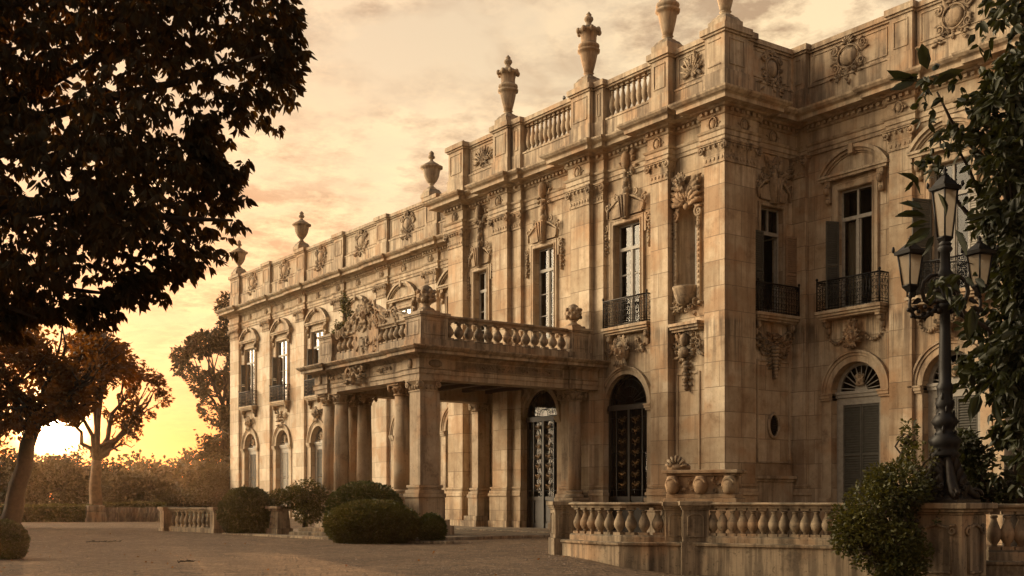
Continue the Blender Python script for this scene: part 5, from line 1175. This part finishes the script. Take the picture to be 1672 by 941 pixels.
for bx, by, hh, rr_, lab in ((-16, -13, 10.5, 4.6, 'unseen tree added as shade behind the viewer, nearest the lamp side'), (-33, -17, 11.5, 5.2, 'unseen tree added as shade across the forecourt, second from the lamp side'), (-52, -8, 15, 6.2, 'unseen tree added as shade across the forecourt, third from the lamp side'), (-62, -1, 14, 5.8, 'unseen tree added as shade across the forecourt, outside the left edge of the picture'), (-43, -15, 15, 6.0, 'unseen tree added as shade across the forecourt, between two taller ones'), (2, -9, 10.5, 4.6, 'unseen tree added as shade at the right behind the viewer')):  # added trees out of view that keep low sky light off the lower walls
    full_tree('tree', lab, (bx, by, -.2), [((bx+q[0]*rr_*.5, by+q[1]*rr_*.5, hh*.6+q[2]*rr_*.5), rr_*.72, rr_*.62) for q in ((0, 0, 1), (1, .4, .2), (-1, -.3, .3), (.2, 1, -.1), (-.2, -1, 0))], 5500, .7, 'leaf_wood', 'bark', (.4, (bx, by, hh*.42)), int(bx*3+200), fr=.3, thr=-.2)
# --- hedge, low wall, shrubs and the wood beyond
hg = at(0, 66)
def hedge(lab, p0, p1, d, z1, th, seed, n):
    a = at(p0, d); b_ = at(p1, d); t = thing('hedge', lab, 'hedge', ((a.x+b_.x)/2, (a.y+b_.y)/2, 0)); m = MB(); dr = (b_-a).normalized(); nr = Vector((-dr.y, dr.x, 0))
    c = [a-nr*th/2, b_-nr*th/2, b_+nr*th/2, a+nr*th/2]; s_ = .06
    m.add([(q.x, q.y, z) for z in (-.1, z1-s_) for q in c], [(0, 1, 2, 3), (4, 5, 6, 7), (0, 1, 5, 4), (1, 2, 6, 5), (2, 3, 7, 6), (3, 0, 4, 7)]); m.build('core', 'leaf_box', t)
    r = random.Random(seed); P = []; D = []; l = (b_-a).length
    for i in range(n):
        u = r.random()*l
        if r.random() < .6: p = a+dr*u-nr*(th/2)+Vector((0, 0, r.uniform(0, z1))); e = -nr
        else: p = a+dr*u+nr*r.uniform(-th/2, th/2)+Vector((0, 0, z1-.05+.06*noise.noise(Vector((u*.7, 0, seed))))); e = Vector((0, 0, 1))
        P.append(tuple(p)); D.append((e.x+r.gauss(0, .6), e.y+r.gauss(0, .6), e.z+r.gauss(0, .6)))
    leaf_obj('foliage', 'leaf_shrub', P, D, .17, t, .6, seed, True)
hedge('low clipped hedge behind the gravel on the left', -420, 146, 66, .92, 1.4, 3, 9000)
hedge('short clipped hedge behind the low rough wall', 168, 268, 69, 1.02, 1.0, 4, 3500)
t = thing('low_wall', 'low rough stone wall between the open tree and the far balustrade', 'wall', (*at(205, 67)[:2], 0)); m = MB(); r = random.Random(8)
a = at(172, 66.5); b_ = at(266, 66.5); n_ = 16
for i in range(n_):
    for k in range(3):
        p = a.lerp(b_, (i+.5+(k % 2)*.4)/n_); m.frus(p.x, p.y, k*.27-.03, k*.27+.24+r.uniform(0, .05), .15+r.uniform(.02, .1), .3, .12+r.uniform(0, .1), .26)
m.box(min(a.x, b_.x), max(a.x, b_.x), min(a.y, b_.y)-.08, max(a.y, b_.y)+.08, 0, .01); m.build('stones', 'rough_wall', t, bev=.03)
t = thing('stone_block', 'squared stone base wrapped round the foot of the open-crowned tree', 'stone', (*at(154, 65.5)[:2], 0)); m = MB(); p = at(154, 65.9); m.frus(p.x, p.y, -.05, .62, .62, .62, .5, .5); m.frus(p.x, p.y, .62, .95, .5, .5, .46, .46); m.build('body', 'rough_wall', t, bev=.05)
def bush(lab, px, d, cl, n, size, mat='leaf_shrub', seed=1, cat='bush', name='bush', fr=.6, thr=-.2, group=None, tr=.12):
    b_ = at(px, d); z = gz(b_.x, b_.y); c0 = Vector(cl[0][0]); return full_tree(name, lab, (b_.x, b_.y, z), cl, n, size, mat, 'bark', (tr, (b_.x, b_.y, z+max(.3, (c0.z-z)*.6))), seed, group, fr=fr, thr=thr, cat=cat, down=0)
bush('broad rounded bush on the lawn right of the open-crowned tree', 228, 84, [c_(228, 802, 84, 2.6, 1.5), c_(205, 806, 84, 1.6, 1.1), c_(258, 806, 84, 1.5, 1.1)], 7500, .26, 'leaf_wood', 51)
bush('dark bush behind the hedge under the leaning tree', 60, 80, [c_(70, 790, 80, 3.0, 2.2), c_(20, 785, 80, 2.6, 2.2), c_(110, 790, 80, 2.0, 2.0)], 9000, .28, 'leaf_wood', 52)
bush('shaded bush partly hidden behind the pale forked trunk', 130, 92, [c_(130, 780, 92, 2.6, 2.4), c_(165, 790, 92, 2.4, 1.8)], 6500, .28, 'leaf_wood', 53)
bush('low yellowish shrub behind the far balustrade', 300, 80, [c_(300, 822, 80, 2.0, .9), c_(280, 815, 80, 1.4, 1.0)], 4500, .22, 'leaf_wood', 54)
bush('dark bush tucked against the palace corner', 350, 90, [c_(352, 800, 88, 2.2, 1.8), c_(330, 815, 88, 1.8, 1.2), c_(372, 790, 88, 1.8, 2.2)], 7000, .25, 'leaf_wood', 55)
bush('big bush at the far left edge under the sun', -60, 84, [c_(-60, 770, 84, 4, 3.2), c_(-160, 760, 84, 4, 3.4), c_(-260, 770, 84, 4, 3.2)], 9000, .34, 'leaf_wood', 56)
r = random.Random(77); P = []; D = []; tk = []
for i in range(34):
    px = -700+i*36+r.uniform(-14, 14); d = r.uniform(150, 230); top = 762+r.uniform(-14, 10); c = A(px, top, d); rx = d*.012+r.uniform(1, 3)
    cl = [((c.x+r.uniform(-rx, rx), c.y+r.uniform(-rx, rx), max(.5, c.z*k)), rx*r.uniform(.7, 1.2), c.z*.45) for k in (.3, .62, .85)]
    p_, d_ = blob_pts(cl, 1500, 200+i, .22, -.2, .5, 0); P += p_; D += d_; tk.append((wob((c.x, c.y, -.2), (c.x, c.y, c.z*.8), 3, .3, r), .3, .1))
wd_ = tag(leaf_obj('distant_wood', 'leaf_wood', P, D, .75, None, .7, 9, True), 'hazy line of distant trees along the horizon on the left', 'wood', None, 'stuff')
m = MB()
# --- clipped balls and shrubs in front of the porch
def topiary(lab, px, d, rx, rz, seed, n, ry=None, zc=None, mat='leaf_box', size=.095, name='topiary_bush', rz_=0.):
    b_ = at(px, d); g0 = gz(b_.x, b_.y); zc = zc if zc is not None else rz*.88; t = thing(name, lab, 'bush', (b_.x, b_.y, g0)); ry = ry or rx; r = random.Random(seed); m = MB()
    Rm = Matrix.Rotation(az0+rz_, 4, 'Z'); m.ell((b_.x, b_.y, g0+zc), (rx*.93, ry*.93, rz*.93), 28, 18, Rm); m.build('core', 'leaf_box', t)
    P = []; D = []
    for i in range(n):
        u = Vector((r.gauss(0, 1), r.gauss(0, 1), r.gauss(0, 1))).normalized()
        k = 1+.05*noise.noise(u*3+Vector((seed, 0, 0)))+.05*noise.noise(u*8)+r.uniform(-.06, .03)+(.07 if r.random() < .02 else 0); p = Rm @ Vector((u.x*rx*k, u.y*ry*k, u.z*rz*k)); p += Vector((b_.x, b_.y, g0+zc))
        if p.z < g0+.01: continue
        nn_ = (Rm @ Vector((u.x/rx, u.y/ry, u.z/rz))).normalized(); P.append(tuple(p)); D.append((nn_.x+r.gauss(0, .55), nn_.y+r.gauss(0, .55), nn_.z+r.gauss(0, .55)+.2))
    leaf_obj('foliage', mat, P, D, size, t, .55, seed, True)
topiary('round clipped ball bush beside the far balustrade', 403, 44.5, 1.03, .92, 1, 15000)
topiary('wide low clipped dome bush right in front of the porch columns', 608, 37.5, 1.48, .72, 2, 24000, ry=1.15, zc=.58, mat='leaf_shrub', size=.11)
topiary('tall dark bush behind the wide dome, at the foot of the porch pier', 595, 41.5, 1.30, .92, 3, 13000, zc=.99, size=.12)
topiary('small rounded bush tucked between the wide dome and the pier', 704, 37.6, .44, .48, 4, 4500, zc=.42, size=.085)
topiary('clipped bush cut by the left edge of the picture', 2, 27.5, .58, .50, 5, 9000, zc=.40, size=.06)
pq = at(457, 43.8)
t = thing('plant_pedestal', 'carved stone plant stand between the ball bush and the porch steps', 'pedestal', (pq.x, pq.y, -.05)); m = MB(frame(pq.x, pq.y, .15))
m.box(-.36, .36, -.36, .36, -.2, .2); m.frus(0, 0, .2, .85, .3, .3, .24, .24); m.box(-.31, .31, -.31, .31, .85, .93); m.box(-.4, .4, -.4, .4, .93, 1.03); m.build('block', 'garden_stone', t, bev=.02)
m = MB(frame(pq.x, pq.y, .15)); cluster(m, 0, .5, .4, .5, rng, 10, -.27, .06); m.build('carving', 'garden_stone', t)
gp = at(457, 43.8)
t = full_tree('potted_plant', 'small yellowish leafy plant growing on top of the stone plant stand', (gp.x, gp.y, 1.03), [((gp.x, gp.y, 1.35), .36, .32)], 900, .10, 'leaf_shrub', 'bark', (.04, (gp.x, gp.y, 1.2)), 61, cat='plant', down=.2)
bush('leafy loose shrub between the plant stand and the porch columns', 498, 43.5, [c_(500, 808, 43.5, .72, .6), c_(478, 812, 43.6, .5, .42), c_(505, 838, 43.4, .6, .45), c_(522, 815, 43.6, .4, .5)], 6500, .105, 'leaf_shrub', 62, thr=-.3)
# kerb and steps
m = MB(); a = at(372, 44.6); b_ = at(548, 39.6)
def slab(m, p, q, wd, z0, z1):
    d = (q-p).normalized(); nn_ = Vector((-d.y, d.x, 0)); c = [p-nn_*wd/2, q-nn_*wd/2, q+nn_*wd/2, p+nn_*wd/2]; m.add([(e.x, e.y, z) for z in (z0, z1) for e in c], [(0, 3, 2, 1), (4, 5, 6, 7), (0, 1, 5, 4), (1, 2, 6, 5), (2, 3, 7, 6), (3, 0, 4, 7)])
slab(m, a, b_, .5, -.3, gz(b_.x, b_.y)+.10); slab(m, b_, at(735, 36.9), .4, -.3, gz(b_.x, b_.y)+.06)
tag(m.build('kerb', 'garden_stone', bev=.02), None, None, None, 'structure')
m = MB(); t = thing('steps', 'three shallow stone steps beside the shrub left of the porch', 'steps', (*at(505, 42)[:2], -.1))
for k in range(3): slab(m, at(464+k*16, 41.6+k*.6), at(548, 40.6+k*.6), .55, -.3, -.02+k*.14)
m.build('step', 'garden_stone', t, bev=.02)
# planting bed soil under the shrubs
m = MB(); pts = [at(385, 45), at(545, 40.2), at(735, 37.3), at(700, 40), at(560, 44), at(420, 47)]; tri = tessellate_polygon([pts]); m.add([(p.x, p.y, -.02) for p in pts], [tuple(q) for q in tri]); tag(m.build('planting_bed', 'soil', fix=False), None, None, None, 'structure')
# small cypress-like plant rooted on the porch
cy = at(562, 46.5)
t = full_tree('plant', 'straggly dark plant growing on the left end of the porch balustrade', (PX0+1.3, PY0+.5, 7.9), [((PX0+1.4, PY0+.5, 8.3), .42, .4), ((PX0+1.55, PY0+.5, 8.8), .28, .45), ((PX0+1.5, PY0+.5, 9.35), .2, .4), ((PX0+1.0, PY0+.5, 8.1), .4, .22)], 2200, .10, 'leaf_shrub', 'bark', (.03, (PX0+1.4, PY0+.5, 8.3)), 63, cat='plant', down=.3)
# shrub spilling over the balustrade left of the lamp pedestal
bush('climbing shrub spilling over the balustrade left of the lamp pedestal', 1470, 24.6, [c_(1425, 830, 24, .60, .62), c_(1470, 800, 24, .66, .62), c_(1405, 870, 23.8, .55, .50), c_(1500, 760, 24.3, .42, .5), c_(1450, 885, 23.7, .66, .45), c_(1484, 712, 24.6, .20, .38), c_(1430, 912, 23.6, .42, .3), c_(1498, 850, 23.8, .42, .6), c_(1383, 850, 24, .38, .36), c_(1440, 780, 24.2, .35, .3), c_(1410, 905, 23.6, .3, .35), c_(1470, 930, 23.5, .5, .35), c_(1378, 885, 23.8, .25, .3), c_(1450, 915, 23.5, .5, .4), c_(1490, 905, 23.5, .4, .4)], 15000, .10, 'leaf_shrub', 71, fr=1.3, thr=-.42)
bush('dark shrub behind the balustrade right of the lamp post', 1600, 26.5, [c_(1590, 770, 26.5, .55, .6), c_(1625, 800, 26.5, .5, .4), c_(1575, 730, 26.5, .35, .4)], 2600, .15, 'leaf_big', 72, fr=1.2, thr=-.15)
# big-leaved tree at the right edge
t = thing('tree', 'large-leaved dark tree filling the right edge, in front of the near wing', 'tree', (*at(1668, 27)[:2], -.3)); r = random.Random(5)
P = []; D = []
cls = [(1665, 160, 24.5, 60, 75, 420), (1648, 290, 24.5, 46, 90, 380), (1668, 450, 25, 38, 110, 480), (1650, 600, 24.5, 45, 60, 330), (1600, 190, 25.5, 42, 45, 70), (1560, 235, 25.5, 40, 30, 34), (1530, 150, 25, 30, 40, 22), (1612, 395, 25.7, 32, 55, 36), (1618, 560, 25.7, 36, 60, 80), (1650, 690, 25, 30, 40, 110), (1655, 770, 25.5, 24, 40, 40), (1520, 260, 25.5, 26, 30, 14), (1585, 620, 25.5, 26, 30, 20), (1760, 250, 25, 90, 190, 700), (1760, 550, 25, 90, 140, 600), (1700, 20, 25, 90, 70, 250), (1560, 470, 23, 30, 30, 25)]
tw = []
for px, py, d, rx, ry, n in cls:
    for i in range(n):
        a = r.uniform(0, 2*pi); q = sqrt(r.random()); p = A(px+rx*q*cos(a), py+ry*q*sin(a), d)+DV*r.uniform(-.8, .8)
        e = Vector((r.gauss(-.3, .8), r.gauss(-.3, .8), r.gauss(-.45, .5)))
        for k in range(3): P.append(tuple(p)); D.append((e.x+r.gauss(0, .6), e.y+r.gauss(0, .6), e.z+r.gauss(0, .4)))
leaf_obj('crown', 'leaf_big', P, D, .25, t, .5, 8, droop=.25)
P2 = []; D2 = []
for (px, py, a, l) in ((1512, 352, 2.9, 1), (1515, 362, 3.25, 1), (1520, 372, 3.7, .8), (1525, 385, 4.2, .8), (1508, 340, 2.6, .6), (1560, 375, 5.2, .9), (1575, 360, .3, 1), (1545, 350, 1.8, .7), (1515, 110, 1.9, .6), (1500, 130, 2.8, .6), (1525, 135, .6, .6), (1500, 120, 3.6, .7), (1500, 300, 2.4, .6), (1588, 500, 4.6, 1), (1600, 640, 4.4, 1), (1625, 650, 4.9, 1)):
    for k in range(2): P2.append(tuple(A(px, py+4*k, 22.3))); D2.append(tuple(RV*cos(a)*l+Vector((0, 0, sin(a)*l))+DV*r.uniform(-.2, .2)))
leaf_obj('leaves', 'leaf_big', P2, D2, .52, t, .42, 9, droop=.1)
rr = random.Random(9); b0 = at(1668, 27); ch = [(wob((b0.x, b0.y, -.6), A(1662, 420, 26.5), 6, .06, rr), .42, .26)]
for px, py, d, rx, ry, n in cls: ch.append((wob(A(1662, min(640, py+190), 26.6), A(px, py, d), 5, .1, rr), .09, .02))
limbs(t, 'bark', ch)
# things lying on the gravel
def twig(lab, px, py0, seed, n=9, ln=1.2):
    d = 1.42*1900/(py0-815); c = at(px, d); r = random.Random(seed); z = gz(c.x, c.y)+.02; t = thing('fallen_twig', lab, 'twig', (c.x, c.y, z)); m = MB()
    p = Vector((c.x, c.y, z)); pts = [p+RV*(i/6-.5)*ln+Vector((0, 0, r.uniform(0, .04)))+DV*r.uniform(-.05, .05) for i in range(7)]; m.tube(pts, [.018-.002*i for i in range(7)], 5)
    for i in range(n): a = pts[r.randrange(1, 7)]; m.tube([a, a+RV*r.uniform(-.1, .15)+DV*r.uniform(-.2, .2)+Vector((0, 0, r.uniform(.0, .07)))], [.008, .003], 4)
    for i in range(n): q = pts[r.randrange(0, 7)]+DV*r.uniform(-.15, .15); m.add([q, q+RV*.06+Vector((0, 0, .03)), q+RV*.1+DV*.03, q+DV*.05], [(0, 1, 2, 3)])
    m.build('stem', 'bark', t)
twig('long fallen twig on the gravel in front of the clipped edge bush', 168, 887, 1, 9, 1.1)
twig('short fallen twig on the gravel below the ball bush', 300, 920, 2, 5, .3)
m = MB(); r = random.Random(31)
for i in range(5200):
    d = 17+29*r.random()**1.4; px = r.uniform(-60, 960) if r.random() < .8 else r.uniform(-300, 1000); c = at(px, d)
    if noise.noise(Vector((c.x*.4, c.y*.4, 3))) < -.1 and r.random() < .7: continue
    s_ = r.uniform(.008, .026)*(1.8 if r.random() < .03 else 1); z = gz(c.x, c.y)+.018*noise.noise(Vector((c.x*.5, c.y*.5, 0)))+s_*.2; a = r.uniform(0, 3); q = [(c.x+s_*cos(a+k*1.57)*r.uniform(.7, 1.4), c.y+s_*sin(a+k*1.57)*r.uniform(.7, 1.4), z) for k in range(4)]
    m.add(q+[(c.x, c.y, z+s_*.8), (c.x, c.y, z-s_)], [(0, 1, 4), (1, 2, 4), (2, 3, 4), (3, 0, 4)])
tag(m.build('loose_stones', 'pebble', fix=False), 'loose pebbles scattered over the gravel forecourt', 'gravel', None, 'stuff')
P = []; D = []; r = random.Random(12)
for i in range(110):
    px = r.uniform(-200, 1000); d = r.uniform(18, 46); c = at(px, d); P.append((c.x, c.y, gz(c.x, c.y)+.02)); D.append((r.gauss(0, 1), r.gauss(0, 1), r.uniform(0, .4)))
tag(leaf_obj('fallen_leaves', 'leaf_warm', P, D, .07, None, .6, 14), 'scattered dry fallen leaves on the gravel', 'leaves', None, 'stuff')

# ============================================================ evening haze
m = MB(); m.box(-620, 160, -420, 560, -2.0, 24)
hzo = m.build('haze', 'soil'); hm = bpy.data.materials.new('haze'); hm.use_nodes = True; nt = hm.node_tree; nt.nodes.clear()
pv = N('ShaderNodeVolumePrincipled'); pv.inputs['Color'].default_value = (1, .86, .68, 1); pv.inputs['Density'].default_value = .00016; pv.inputs['Anisotropy'].default_value = .8
ho = N('ShaderNodeOutputMaterial'); L(pv.outputs[0], ho.inputs['Volume']); hzo.data.materials[0] = hm
tag(hzo, None, None, None, 'stuff')
